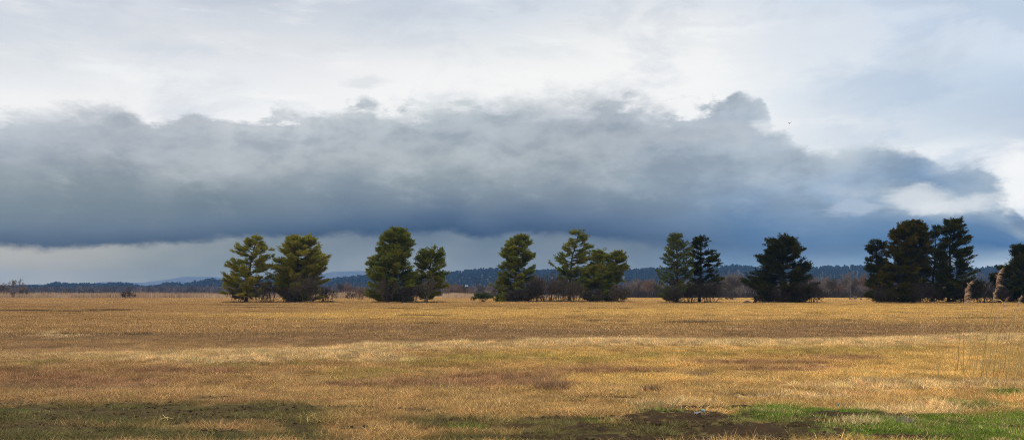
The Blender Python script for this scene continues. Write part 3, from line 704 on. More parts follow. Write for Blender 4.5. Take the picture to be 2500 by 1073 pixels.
def shrubs():
    # leafy shrub
    def leafy(label, px, d, w, h, mat, seed, n=2600):
        g = R(seed); x = X(px, d); z = float(height(np.array([x]), np.array([d * 1.0]))[0])
        root = empty('evergreen_shrub', (x, d, z), label, 'shrub')
        A = Acc(); Cc = []; Dd = []
        for k in range(16):
            o = g.uniform(-1, 1); tip = np.array([o * w / 2, g.normal(0, w * 0.2), h * (1 - 0.35 * o * o) * g.uniform(0.55, 1.0)])
            p = np.array([o * 0.04, tip[1] * 0.02, -0.05])
            A.tube(np.array([p, (p + tip) / 2 + g.normal(0, 0.1, 3), tip]), [0.035, 0.02, 0.008], 4, 0.4)
            q = g.normal(size=(n // 16, 3)); q /= np.linalg.norm(q, axis=1, keepdims=True); q *= g.random((len(q), 1)) ** 0.4 * np.array([0.75, 0.75, 0.5]) * h * 0.42
            Cc.append(tip * np.array([0.92, 1, 0.8]) + q); Dd.append(q + np.array([0, 0, 0.4]) + g.normal(0, 0.3, q.shape))
        Cc = np.vstack(Cc); Dd = np.vstack(Dd); ok = Cc[:, 2] > 0.1; Cc, Dd = Cc[ok], Dd[ok]
        L = g.uniform(0.18, 0.36, len(Cc)); V = sprays(g, Cc, Dd, L, L * 0.4)
        A.build('stem', MAT['bark_dark'], root)
        mesh('foliage', V, np.arange(len(V)).reshape(-1, 4), MAT[mat], root, {'tint': np.repeat(np.clip(g.normal(0.5, 0.22, len(L)), 0, 1), 4)})
    leafy('low spreading green shrub at the left foot of the cone shaped pine', 1180, 168, 5.0, 2.2, 'shrub_leaf', 71)
    leafy('low dark green shrub under the short leaning pine', 1500, 170, 5.2, 2.0, 'shrub_leaf', 72)
    G = 'bare shrubs under the pines'
    S = [
     ('brown twiggy shrub against the left pine\'s trunk, between the first two pines', 632, 156, 4.4, 4.0, 'twig', 81, 11),
     ('dense grey brown shrub in the gap between the two olive pines', 658, 158, 3.8, 4.6, 'twig', 82, 10),
     ('thin brown shrub left of the leftmost pine\'s trunk', 578, 157, 4.6, 2.9, 'twig', 83, 9),
     ('wide brown shrub below the broad flat topped pine, right of its trunk', 752, 156, 6.0, 5.2, 'twig', 84, 16),
     ('rounded brown thicket beyond the right bough of the broad pine', 797, 166, 3.6, 3.0, 'twig', 85, 14),
     ('dark brown shrub left of the broad pine\'s trunk', 700, 156, 4.2, 3.2, 'twig_dark', 86, 10),
     ('grey shrub growing up against the tall middle pine', 945, 155, 4.4, 4.8, 'twig', 87, 10),
     ('low dark shrub at the foot of the tall middle pine', 985, 155, 3.6, 3.0, 'twig_dark', 88, 10),
     ('low twiggy shrub left of the small bare tree in the second pair', 1012, 157, 3.0, 3.4, 'twig', 89, 9),
     ('tangled grey thicket touching the cone shaped pine', 1300, 168, 4.6, 4.6, 'twig_dark', 90, 16),
     ('tallest grey brown thicket between the two middle pines', 1332, 170, 6.2, 5.6, 'twig', 91, 22),
     ('brown thicket in front of the red trunked pine', 1372, 168, 5.2, 4.8, 'twig', 92, 18),
     ('reddish brown thicket of upright stems right of the red trunked pine\'s foot', 1404, 166, 4.0, 4.0, 'twig', 93, 16),
     ('dark shrub under the cone shaped pine', 1262, 168, 5.0, 2.6, 'twig_dark', 94, 14),
     ('dark bare shrub under the bushy low pine', 1448, 167, 4.0, 2.6, 'twig_dark', 95, 12),
     ('rounded brown shrub at the right end of the middle cluster', 1512, 168, 4.0, 3.4, 'twig', 96, 14),
     ('dark stems splayed under the thin grey green pine', 1640, 150, 3.6, 2.8, 'twig_dark', 97, 12),
     ('dark upright shrub between the trunks of the fourth pair', 1682, 152, 4.0, 3.8, 'twig_dark', 98, 14),
     ('dark fan shaped shrub right of the tiered pine\'s trunk', 1732, 153, 4.2, 3.9, 'twig_dark', 99, 14),
     ('dark bare shrub left of the lone domed pine\'s trunks', 1880, 154, 4.0, 3.2, 'twig_dark', 100, 12),
     ('dark bare shrub right of the lone domed pine\'s trunks', 1936, 154, 4.0, 3.6, 'twig_dark', 101, 14),
     ('rounded brown shrub standing at the right side of the lone domed pine', 1980, 153, 4.2, 4.0, 'twig_dark', 102, 18),
     ('dark low shrub at the left end of the big right cluster', 2158, 152, 4.2, 2.8, 'twig_dark', 103, 12),
     ('dark bare shrub in the gap of the right cluster', 2250, 151, 5.0, 3.6, 'twig_dark', 104, 16),
     ('dark low shrub under the narrow spired pine', 2284, 151, 4.0, 2.6, 'twig_dark', 105, 12),
     ('dark shrub behind the stem of the lone reed plume', 2350, 150, 4.2, 3.6, 'twig_dark', 106, 14),
     ('brown rounded shrub standing alone between the right cluster and the edge pine', 2396, 151, 4.4, 4.2, 'twig_dark', 107, 18),
     ('dark shrub at the left foot of the edge pine', 2446, 150, 4.0, 3.0, 'twig_dark', 108, 14),
    ]
    for (lab, px, d, w, h, m, sd, st) in S:
        bare_shrub(lab, px, d - 1.5, w * 1.15, h * 1.08, m, sd, int(st * 1.5), G)
        TREE_FEET.append((px, d, w * 0.5, 26))
    for px, d in ((602, 157), (722, 159), (958, 158), (1040, 161), (1257, 171), (1390, 172), (1478, 172), (1652, 152), (1708, 155), (1910, 155), (2196, 150), (2318, 149), (2490, 149)):
        TREE_FEET.append((px, d, 3.5, 40))
    bare_tree('small leafless tree in front of the second pair\'s smaller pine', 1036, 154, 5.0, 5.0, 'twig', 120, None, 4, 3, 0.11)
    # field-edge shrubs farther out
    bare_shrub('lone rounded grey shrub at the pale reed belt on the far left', 313, 285, 5.6, 2.6, 'twig_dark', 121, 18, None)
    bare_shrub('russet rounded shrub left of the tall middle pine, at the reed belt', 880, 230, 4.2, 3.4, 'twig_rust', 122, 20, None)
    bare_shrub('low brown shrub beside the russet one, nearer the broad pine', 856, 250, 3.6, 2.4, 'twig', 123, 14, None)
    bare_shrub('low brown mound of twigs alone in the field before the lone domed pine', 1783, 232, 3.0, 1.2, 'twig', 124, 12, None)
    bare_shrub('flattened grey shrub in the open field left of the big right cluster', 2088, 222, 3.2, 1.1, 'twig_grey', 125, 10, None)
    bare_shrub('pale brown shrub below the big leafless tree on the far left', 20, 330, 9, 3.0, 'twig_rust', 126, 16, None)
    bare_shrub('small dark shrub standing in the reeds on the far left', 31, 300, 1.6, 2.6, 'twig_dark', 127, 8, None)
    bare_shrub('brown shrub rising out of the reeds right of the far left trees', 58, 320, 5.0, 3.2, 'twig', 128, 14, None)
    bare_shrub('faint brown shrub in the reeds midway along the far left belt', 110, 320, 3.6, 2.3, 'twig_rust', 129, 10, None)
    bare_shrub('pale twiggy shrub in the reeds left of the lone grey shrub', 158, 320, 5.0, 2.4, 'twig_rust', 130, 12, None)
    # leaning stump and molehill by the lone pine
    A = Acc(); m = 154 / F
    pts = np.array([(0, 0, -0.1), (0.7, 0.05, 0.55), (1.1, 0.1, 1.0), (1.7, 0.2, 1.6)]); A.tube(pts, [0.26, 0.24, 0.22, 0.16], 8, 0.35)
    A.tube(np.array([(0.5, 0, 0.5), (0.1, -0.1, 0.72), (-0.4, -0.1, 0.85)]), [0.10, 0.08, 0.04], 6, 0.4)
    o = A.build('leaning_trunk', MAT['bark_dark'], None, True); o.location = (X(1838, 154), 154, 0.0)
    tag(o, 'broken dark trunk leaning right beneath the lone domed pine', 'trunk')
    g = R(5); n = 18; k = 10
    V = [(math.cos(2 * math.pi * j / n) * 1.2 * (1 - i / k) * g.uniform(0.9, 1.1), math.sin(2 * math.pi * j / n) * 0.8 * (1 - i / k), 0.55 * (math.sin(i / k * 1.57)) * g.uniform(0.9, 1.05) - 0.05) for i in range(k) for j in range(n)]
    Q = [(i * n + j, i * n + (j + 1) % n, (i + 1) * n + (j + 1) % n, (i + 1) * n + j) for i in range(k - 1) for j in range(n)]
    o = mesh('earth_mound', np.array(V), [np.array(Q), np.array([[(k - 1) * n + j for j in range(n)]])], MAT['twig'], None, {'tint': g.random(len(V))}, True)
    o.location = (X(1824, 153), 153, 0); tag(o, 'small brown mound of earth beside the leaning trunk', 'mound')

# ------------------------------------------------------------------ distance: wood belt, reeds, hills, houses
def wood_belt():
    bare_tree('largest leafless tree on the far left skyline', 38, 420, 9.6, 8.5, 'twig_grey', 131, None, 5, 2, 0.2, kids=(3, 4))
    bare_tree('leafless tree cut by the left edge of the view', 4, 430, 7.4, 8, 'twig_grey', 132, None, 4, 2, 0.18, kids=(3, 5))
    bare_tree('low leafless tree right of the largest one on the far left', 54, 425, 6.4, 6, 'twig_grey', 133, None, 4, 2, 0.15, kids=(3, 5))
    bare_tree('wide pale leafless tree with forking limbs between the fourth pair and lone pine', 1792, 335, 10.0, 11, 'twig_grey', 134, None, 5, 4, 0.20, kids=(3, 4))
    bare_tree('bare white stemmed birch at the right of the lone pine', 2034, 318, 9.4, 5, 'twig_grey', 135, None, 4, 1, 0.13, kids=(3, 5))
    bare_tree('big pale leafless tree left of the right cluster', 2075, 330, 11.0, 9, 'twig_grey', 136, None, 5, 2, 0.2, kids=(3, 4))
    bare_tree('russet leafless tree at the edge of the right cluster', 2106, 330, 10.2, 6.5, 'twig_rust', 137, None, 5, 2, 0.16, kids=(3, 4))
    bare_tree('thin leafless tree standing up between second and third clusters', 1172, 420, 9.0, 5, 'twig', 138, None, 4, 1, 0.15, kids=(3, 5))
    bare_tree('russet leafless tree just right of the second pair', 1094, 400, 7.6, 5, 'twig_rust', 139, None, 4, 2, 0.15, kids=(3, 5))
    # the rest of the belt: leafless trees nobody could tell apart
    g = R(9)
    protos = []
    LAB = 'greyish leafless tree in the dense wood belt behind the pines'
    GRP = 'leafless trees of the wood belt behind the pines'
    for k in range(6):
        p = bare_tree(LAB, 1600 + 40 * k, 340, 7.5, 6.5, ['twig_grey', 'twig', 'twig_rust', 'twig_grey', 'twig', 'twig_grey'][k], 140 + k, GRP, 4, 2 + k % 3, 0.14, kids=(3, 5))
        protos.append(p)
    spans = [(1530, 1610, 14), (1740, 1860, 22), (1960, 2130, 34), (2370, 2450, 12), (2240, 2300, 6), (1090, 1215, 12), (1300, 1345, 4), (800, 890, 5), (1610, 1740, 8), (2450, 2600, 14), (2130, 2240, 6), (1860, 1960, 6), (2300, 2370, 6)]
    q = 0
    for (a, b, n) in spans:
        for k in range(n):
            px = a + (b - a) * (k + g.random()) / n
            d = g.uniform(315, 420) if px > 1250 else g.uniform(400, 520)
            s = g.uniform(0.72, 1.22)
            if px < 1250: s *= 0.85
            loc = (X(px, d), d, 0.0)
            if q < 6:
                protos[q].location = loc; protos[q].scale = (s, s, s)
            else:
                copy_thing(protos[int(g.integers(0, 6))], loc, g.random() * 6.28, (s, s, s * g.uniform(0.85, 1.1)))
            q += 1

def thicket(name, label, cat, spans, mat, seed, d0, d1, dens, h0, h1, wth):
    """uncountable brush: one object of upright twigs"""
    g = R(seed); V = []; tint = []
    for (a, b, hs) in spans:
        n = int((b - a) * dens)
        px = g.uniform(a, b, n); d = g.uniform(d0, d1, n)
        x = X(px, d); y = d
        h = g.uniform(h0, h1, n) * hs * (0.55 + 0.75 * fbm(x / 5.0, y / 30.0, seed, 3))
        z = np.zeros(n)
        lx = g.normal(0, 0.22, n) * h; ly = g.normal(0, 0.2, n) * h
        w = wth * g.uniform(0.6, 1.4, n); a2 = g.random(n) * math.pi
        sx, sy = np.cos(a2) * w / 2, np.sin(a2) * w / 2
        p0 = np.stack([x - sx, y - sy, z - 0.1], 1); p1 = np.stack([x + sx, y + sy, z - 0.1], 1)
        p2 = np.stack([x + lx * 0.4 + sx * 0.8, y + ly * 0.4 + sy * 0.8, h * 0.6], 1); p3 = np.stack([x + lx * 0.4 - sx * 0.8, y + ly * 0.4 - sy * 0.8, h * 0.6], 1)
        p4 = np.stack([x + lx, y + ly, h], 1)
        V.append(np.stack([p0, p1, p2, p3, p4], 1).reshape(-1, 3)); tint.append(np.repeat(np.clip(g.normal(0.5, 0.2, n) + (fbm(x / 8, y / 20, seed + 3, 2) - 0.5) * 0.8, 0, 1), 5))
    V = np.vstack(V); n = len(V) // 5; i = np.arange(n)[:, None] * 5
    o = mesh(name, V, [i + np.array([[0, 1, 2, 3]]), i + np.array([[3, 2, 4]])], MAT[mat], None, {'tint': np.concatenate(tint)})
    return tag(o, label, cat, kind='stuff')

def reeds_belt():
    thicket('reeds', 'pale tan belt of dry reeds along the far left edge of the meadow', 'reeds',
            [(-150, 560, 1.0), (560, 900, 1.0), (1080, 1160, 0.9), (1300, 1420, 0.6)], 'reed_far', 31, 296, 350, 22, 1.5, 2.6, 0.10)
    thicket('undergrowth', 'dark grey brown undergrowth along the foot of the wood belt', 'undergrowth',
            [(1520, 2700, 1.0), (1215, 1520, 0.7)], 'twig_dark', 32, 308, 360, 16, 1.5, 4.2, 0.10)
    thicket('brushwood', 'distant brown brushwood behind the reed belt', 'undergrowth',
            [(800, 1215, 1.0), (-100, 560, 0.55)], 'twig', 33, 470, 560, 16, 2.0, 6.0, 0.14)

def bare_far(name, seed, h):
    A, B = bare_tree_mesh(seed, h, h * 0.7, 3, (3, 5), 0.3, 2)
    V = np.vstack(A.V + B.V); 
    Q = []; n = 0
    for acc in (A, B):
        off = n
        for q in acc.Q: Q.append(q + off)
        n += acc.n
    t = np.concatenate(A.A + B.A)
    return V, np.vstack(Q), t

def conifer_far(seed, h):
    g = R(seed); V = []; Q = []; T = []
    k = 7; lv = 9
    for i in range(lv):
        z0 = h * (0.08 + 0.92 * i / lv); r = h * 0.14 * (1 - i / lv) ** 0.85 * g.uniform(0.85, 1.15) + 0.15
        b = len(V); 
        for j in range(k):
            a = 2 * math.pi * j / k + g.normal(0, 0.2); rr = r * g.uniform(0.6, 1.2)
            V.append((rr * math.cos(a), rr * math.sin(a), z0 - 0.04 * h * g.uniform(0, 1.2)))
        V.append((0, 0, min(z0 + h * 0.2, h)))
        for j in range(k): T.append((b + j, b + (j + 1) % k, b + k))
    V = np.array(V); return V, np.array(T), np.clip(R(seed + 1).normal(0.5, 0.2, len(V)), 0, 1)

def far_hill(px_pts, d0, dc, d1, treeh):
    """returns z(x,y) callable for a ridge whose skyline (with trees) follows px_pts [(px, py)]"""
    pp = np.array(px_pts, float)
    def zf(x, y):
        px = 1250 + F * x / np.maximum(y, 1)
        crest = EYE + (HY - np.interp(px, pp[:, 0], pp[:, 1])) / F * dc - treeh
        crest = np.maximum(crest, -1.5)
        t = np.clip((y - d0) / (dc - d0), 0, 1); f = t * t * (3 - 2 * t)
        b = 1 - 0.5 * smooth(dc, d1, y)
        return crest * f * b
    return zf

def hills():
    near = [(-700, 690), (-300, 694), (0, 699), (60, 698), (105, 697), (125, 692), (145, 690.5), (175, 693), (250, 693), (300, 690.5), (318, 693), (350, 700), (380, 697), (405, 691), (420, 690.5), (450, 694), (480, 689), (505, 682), (545, 683),
            (640, 683), (760, 686), (790, 684), (830, 677), (870, 674), (900, 673), (1000, 676), (1060, 672), (1100, 665), (1140, 660), (1200, 656), (1250, 658), (1310, 661), (1345, 658), (1380, 661), (1460, 662), (1530, 658), (1580, 655), (1620, 655),
            (1700, 657), (1755, 652), (1785, 648), (1812, 648), (1845, 654), (1900, 655), (1970, 654), (2040, 650), (2110, 648), (2200, 650), (2330, 654), (2390, 655), (2430, 650), (2500, 648), (2700, 652), (3200, 668)]
    farp = [(-900, 700), (0, 697), (60, 694), (95, 693), (130, 696), (200, 695), (240, 688), (290, 687.5), (340, 690), (400, 683), (445, 675.5), (500, 675), (600, 678), (700, 676), (780, 668), (810, 663), (860, 661), (900, 660.5), (960, 664), (1040, 672), (1120, 680), (1400, 684), (2000, 690), (3400, 696)]
    zn = far_hill(near, 1150, 1900, 2700, 10.0)
    zf = far_hill(farp, 4200, 5600, 6200, 0.0)
    m_, nt, out = new_mat('forest_floor')
    geo = nt.nodes.new('ShaderNodeNewGeometry')
    c = ramp(nt, noise(nt, geo.outputs['Position'], 0.02, 5), [(0.35, (0.03, 0.034, 0.026)), (0.6, (0.10, 0.085, 0.06))])
    leaf_bsdf(nt, out, c, 0, 0.95, 0.05)
    def sheet(name, label, zfun, d0, d1, rows, span):
        px = np.linspace(span[0], span[1], 420); ds = np.linspace(d0, d1, rows)
        PX, D = np.meshgrid(px, ds); x = X(PX, D).ravel(); y = D.ravel(); z = zfun(x, y)
        z = z + (fbm(x / 90, y / 90, 77, 3) - 0.5) * 6 * np.clip(z / 15, 0, 1) - 0.6
        n = len(px); i = np.arange(rows - 1)[:, None] * n + np.arange(n - 1)[None, :]
        Q = np.stack([i, i + 1, i + n + 1, i + n], -1).reshape(-1, 4)
        tag(mesh(name, np.stack([x, y, z], 1), Q, m_, None, None, True), label, 'hills', kind='structure')
    sheet('hills', 'low wooded hills along the horizon', zn, 1150, 2700, 40, (-500, 3000))
    sheet('ridge', 'pale blue far ridge behind the wooded hills', zf, 4200, 6200, 30, (-500, 3000))
    # forest on the near hills
    mc = inst_mat('far_conifer', 0.0, 0.6, 0.9)
    coll = bpy.data.collections.new('forest_shapes')
    for k in range(4):
        V, T, t = conifer_far(200 + k, 1.0); coll.objects.link(mesh('a_conifer_%d' % k, V, T, mc, None, {'tint': t}, link=False))
    for k in range(3):
        V, Q, t = bare_far('x', 210 + k, 1.0); coll.objects.link(mesh('b_broadleaf_%d' % k, V, Q, mc, None, {'tint': t}, link=False))
    g = R(41)
    P = []; I = []; S = []; C = []
    n = 15000
    px = g.uniform(-420, 2920, n); d = g.uniform(1150, 2050, n); x = X(px, d); y = d; z = zn(x, y)
    frac = (d - 1150) / 750
    rightside = smooth(850, 1150, px)
    dec = (g.random(n) < np.clip(1.1 - 1.6 * frac + (fbm(x / 120, y / 120, 88, 3) - 0.5) * 1.6, 0, 1)) & (frac < 0.92)
    h = np.where(dec, g.uniform(7, 12, n), g.uniform(8, 14.5, n))
    idx = np.where(dec, 4 + np.floor(g.random(n) * 3), np.floor(g.random(n) * 4))
    con = np.array([0.006, 0.015, 0.020]); de = np.array([0.050, 0.038, 0.036])
    c = np.where(dec[:, None], de, con) * g.uniform(0.6, 1.5, (n, 1))
    P.append(np.stack([x, y, z - 0.8], 1)); I.append(idx); S.append(np.stack([h, h, h], 1)); C.append(c)
    # dense conifer crest
    n = 2600
    px = g.uniform(-420, 2920, n); d = g.uniform(1840, 1930, n); x = X(px, d); z = zn(x, d)
    h = g.uniform(5.5, 13.5, n) * (0.6 + 0.8 * fbm(px / 14.0, px * 0, 91, 2))
    P.append(np.stack([x, d, z - 0.8], 1)); I.append(np.floor(g.random(n) * 4)); S.append(np.stack([h, h, h], 1)); C.append(con * g.uniform(0.7, 1.3, (n, 1)))
    # leafless woods at the foot of the hills, left
    n = 1500
    px = g.uniform(-200, 1250, n); d = g.uniform(800, 1140, n); x = X(px, d)
    h = g.uniform(5, 10, n)
    P.append(np.stack([x, d, np.zeros(n) - 0.5], 1)); I.append(4 + np.floor(g.random(n) * 3)); S.append(np.stack([h, h, h], 1)); C.append(np.array([0.085, 0.066, 0.058]) * g.uniform(0.7, 1.4, (n, 1)))
    P = np.vstack(P); n = len(P)
    scatter('forest', P, np.concatenate(I), np.vstack(S), np.stack([np.zeros(n), np.zeros(n), g.random(n) * 6.28], 1), coll, np.vstack(C), 'dark conifers and bare woods covering the distant hills', 'forest')

def houses():
    def house(label, px, d, w, dp, h, roofh, group, z=0.0, rz=0.0, roofm='roof_tile'):
        root = empty('house', (X(px, d), d, z), label, 'house', group); root.rotation_euler = (0, 0, rz)
        A = Acc(); A.box((0, 0, h / 2 - 0.3), (w, dp, h + 0.6)); 
        A.add([(-w/2, -dp/2, h), (w/2, -dp/2, h), (w/2, dp/2, h), (-w/2, dp/2, h), (-w/2, 0, h + roofh), (w/2, 0, h + roofh)], None, [(0, 4, 3), (1, 2, 5)])
        A.build('wall', MAT['white_paint'], root)
        e = 0.4; s = roofh / (dp / 2); B = Acc()
        for sg in (-1, 1):
            y0, z0 = sg * (dp / 2 + e), h - e * s + 0.05
            V = [(-w/2-e, y0, z0), (w/2+e, y0, z0), (w/2+e, 0, h+roofh+0.05), (-w/2-e, 0, h+roofh+0.05)]
            V += [(a, b, c + 0.2) for a, b, c in V]
            B.add(V, [(0,1,2,3), (7,6,5,4), (0,4,5,1), (1,5,6,2), (2,6,7,3), (3,7,4,0)])
        B.build('roof', MAT[roofm], root)
        for fz in np.arange(1.4, h - 0.6, 2.7):
            for fx in np.arange(-w/2 + 1.4, w/2 - 0.8, 2.6):
                D = Acc(); D.box((fx, -dp/2 - 0.03, fz), (1.0, 0.1, 1.3)); D.build('window', MAT['window_dark'], root)
    G = 'white houses at the foot of the far hills'
    L = [(232, 1120, 6, 6, 4.6), (292, 1110, 7, 6, 4.2), (346, 1130, 7.5, 6, 6.6), (380, 1100, 6, 6, 3.8), (424, 1120, 7, 6, 4.8), (451, 1130, 6, 6, 5.6), (468, 1110, 7, 6, 4.4)]
    names = ['leftmost of the tiny white houses below the far left hills', 'second tiny white house from the left below the far left hills', 'tallest tiny white house under the dip in the far left hills', 'fourth tiny white house from the left, lowest on the far shore',
             'tiny white house under the second hump of the far left hills', 'tiny white house, second nearest to the leftmost pine', 'tiny white house closest to the leftmost pine']
    for (px, d, w, dp, h), nm in zip(L, names): house(nm, px, d, w, dp, h, 2.0, G)
    house('white house high on the wooded slope between second and third clusters', 1139, 1350, 4, 4, 3.4, 1.5, G, 11.0)
    house('white house at the wood foot between second and third clusters', 1150, 700, 6, 5, 3.2, 1.6, G)
    house('small white house glimpsed through bare trees right of the lone pine', 2014, 560, 5, 5, 4.0, 1.8, G, 1.5)
    house('long low white building behind bare trees left of the lone pine', 1822, 520, 15, 8, 3.8, 1.4, None, 2.0, 0.0, 'white_paint')

# ------------------------------------------------------------------ foreground reeds, litter, birds
def reed(label, base, top, d, plume, seed, group, leaf=False, r=0.008, tone=None):
    """base/top are photo pixels at distance d; plume = length in metres (0: bare stalk)"""
    g = R(seed); m = d / F
    x0 = X(base[0], d); z0 = float(height(np.array([x0]), np.array([d * 1.0]))[0])
    H = EYE + (HY - top[1]) * m - z0; dx = (top[0] - base[0]) * m
    root = empty('reed', (x0, d, z0), label, 'reed', group)
    t = np.linspace(0, 1, 9)
    P = np.stack([dx * t ** 1.25, g.normal(0, 0.05) * t, H * t - 0.03 * (t == 0)], 1)
    A = Acc(); A.tube(P, np.linspace(r, r * 0.55, 9), 5, float(g.uniform(0.35, 0.9))); A.build('stalk', MAT['reed_straw'], root)
    if plume:
        B = Acc(); n = int(95 * plume / 0.4)
        # the plume hangs to the lee side from the top of the stalk, which arches over
        ax = np.linspace(0, 1, 8)[:, None]
        k = plume * 1.15
        S = P[-1]
        axis = S + np.concatenate([0.12 * k * ax ** 2 + 0.14 * k * ax ** 4, 0 * ax, k * ax * (1 - 0.12 * ax)], 1)
        B.tube(axis, np.linspace(0.003, 0.0015, 8), 3, 0.5)
        nc = max(7, int(20 * plume / 0.4))
        for i in range(nc):
            uc = (i + g.random() * 0.6) / nc; tn = float(np.clip(g.normal(0.5, 0.22), 0, 1)); aim = g.normal(0, 0.30)
            for q_ in range(6):
                u = min(1.0, uc + g.random() * 0.05); c = np.array([np.interp(u, ax[:, 0], axis[:, q]) for q in range(3)])
                L = k * (0.34 - 0.20 * u) * g.uniform(0.4, 1.2)
                dr = np.array([0.72 + aim + g.normal(0, 0.14), g.normal(0, 0.22), 0.36 - 0.1 * u + g.normal(0, 0.14)]); dr /= np.linalg.norm(dr)
                c1 = c + dr * L * 0.55; c2 = c1 + (dr + np.array([0.25, 0, -0.85])) * L * 0.42
                w = g.uniform(0.003, 0.008) * k / 0.4
                sd = np.cross(dr, g.normal(size=3)); sd = sd / np.linalg.norm(sd) * w / 2
                B.add([c - sd * 0.4, c + sd * 0.4, c1 + sd, c1 - sd, c2], [(0, 1, 2, 3)], [(3, 2, 4)], float(np.clip(tn + g.normal(0, 0.1), 0, 1)))
        B.build('plume', MAT['reed_plume'], root)
    if leaf:
        D = Acc(); c = P[7]; e = c + np.array([0.30, 0.0, -0.14]); s = np.array([0, 0, 0.012]); mdl = (c + e) / 2 + np.array([0, 0, 0.05])
        D.add([c - s * .4, c + s * .4, mdl + s, mdl - s, e], [(0, 1, 2, 3)], [(3, 2, 4)], 0.9); D.build('leaf', MAT['reed_straw'], root)
    return root

def reeds_near():
    G = 'reeds at the right edge'
    tall = [('tall reed with a full plume standing apart, leftmost of the big plumes', (2352, 920), (2353, 743), 18.2, 0.52, False),
            ('tallest reed, plume highest of all, with a drooping leaf below it', (2395, 925), (2433, 702), 17.8, 0.42, True),
            ('reed with a slim ragged plume just below the highest one', (2400, 930), (2424, 738), 18.4, 0.32, False),
            ('reed with a rounded drooping plume right of the highest one', (2425, 930), (2446, 762), 18.0, 0.34, False),
            ('reed with a rounded plume close to the right edge of the view', (2462, 935), (2478, 762), 17.6, 0.36, False),
            ('shorter reed with a dark hanging plume beneath the rounded pair, left one', (2408, 930), (2436, 792), 18.2, 0.30, False),
            ('reed with a small dark plume under the rounded plume at the edge', (2450, 930), (2466, 788), 18.6, 0.26, False),
            ('reed with a dark plume cut by the right edge of the view', (2485, 930), (2496, 792), 18.0, 0.34, False),
            ('low reed with a bent brown head just right of the lone plume', (2368, 915), (2374, 762), 19.4, 0.12, False),
            ('low reed with a faint small head left of the lone plume', (2338, 915), (2341, 768), 19.8, 0.10, False),
            ('short reed with a nodding thin head over the grass bank', (2360, 920), (2371, 812), 18.8, 0.20, False),
            ('short reed with a small dark head low at the right edge', (2460, 935), (2473, 822), 18.4, 0.18, False),
            ('short reed with a mauve brown head low on the grass bank', (2440, 935), (2453, 842), 18.2, 0.15, False),
            ('short reed with a broad dark head, lowest at the right edge', (2488, 940), (2496, 858), 17.8, 0.22, False),
            ('short reed with a faint curved head left of the nodding one', (2382, 922), (2394, 818), 19.0, 0.13, False)]
    for i, (lab, b, t, d, pl, lf) in enumerate(tall): reed(lab, b, t, d, pl, 300 + i, G, lf)
    g = R(77)
    for i in range(90):
        bx = 2500 - abs(g.normal(0, 1)) * 95 + g.uniform(-20, 40); bx = min(max(bx, 2290), 2560)
        d = g.uniform(16.6, 19.6); by = HY + EYE * F / d
        ln = g.uniform(25, 130) if i % 3 else g.uniform(110, 170)
        lean = g.normal(0.24, 0.27)
        reed('thin bare reed stalk slanting up from the straw at right edge', (bx, by), (bx + lean * ln, by - ln), d, 0, 400 + i, 'bare reed stalks in the right edge straw', False, 0.004)

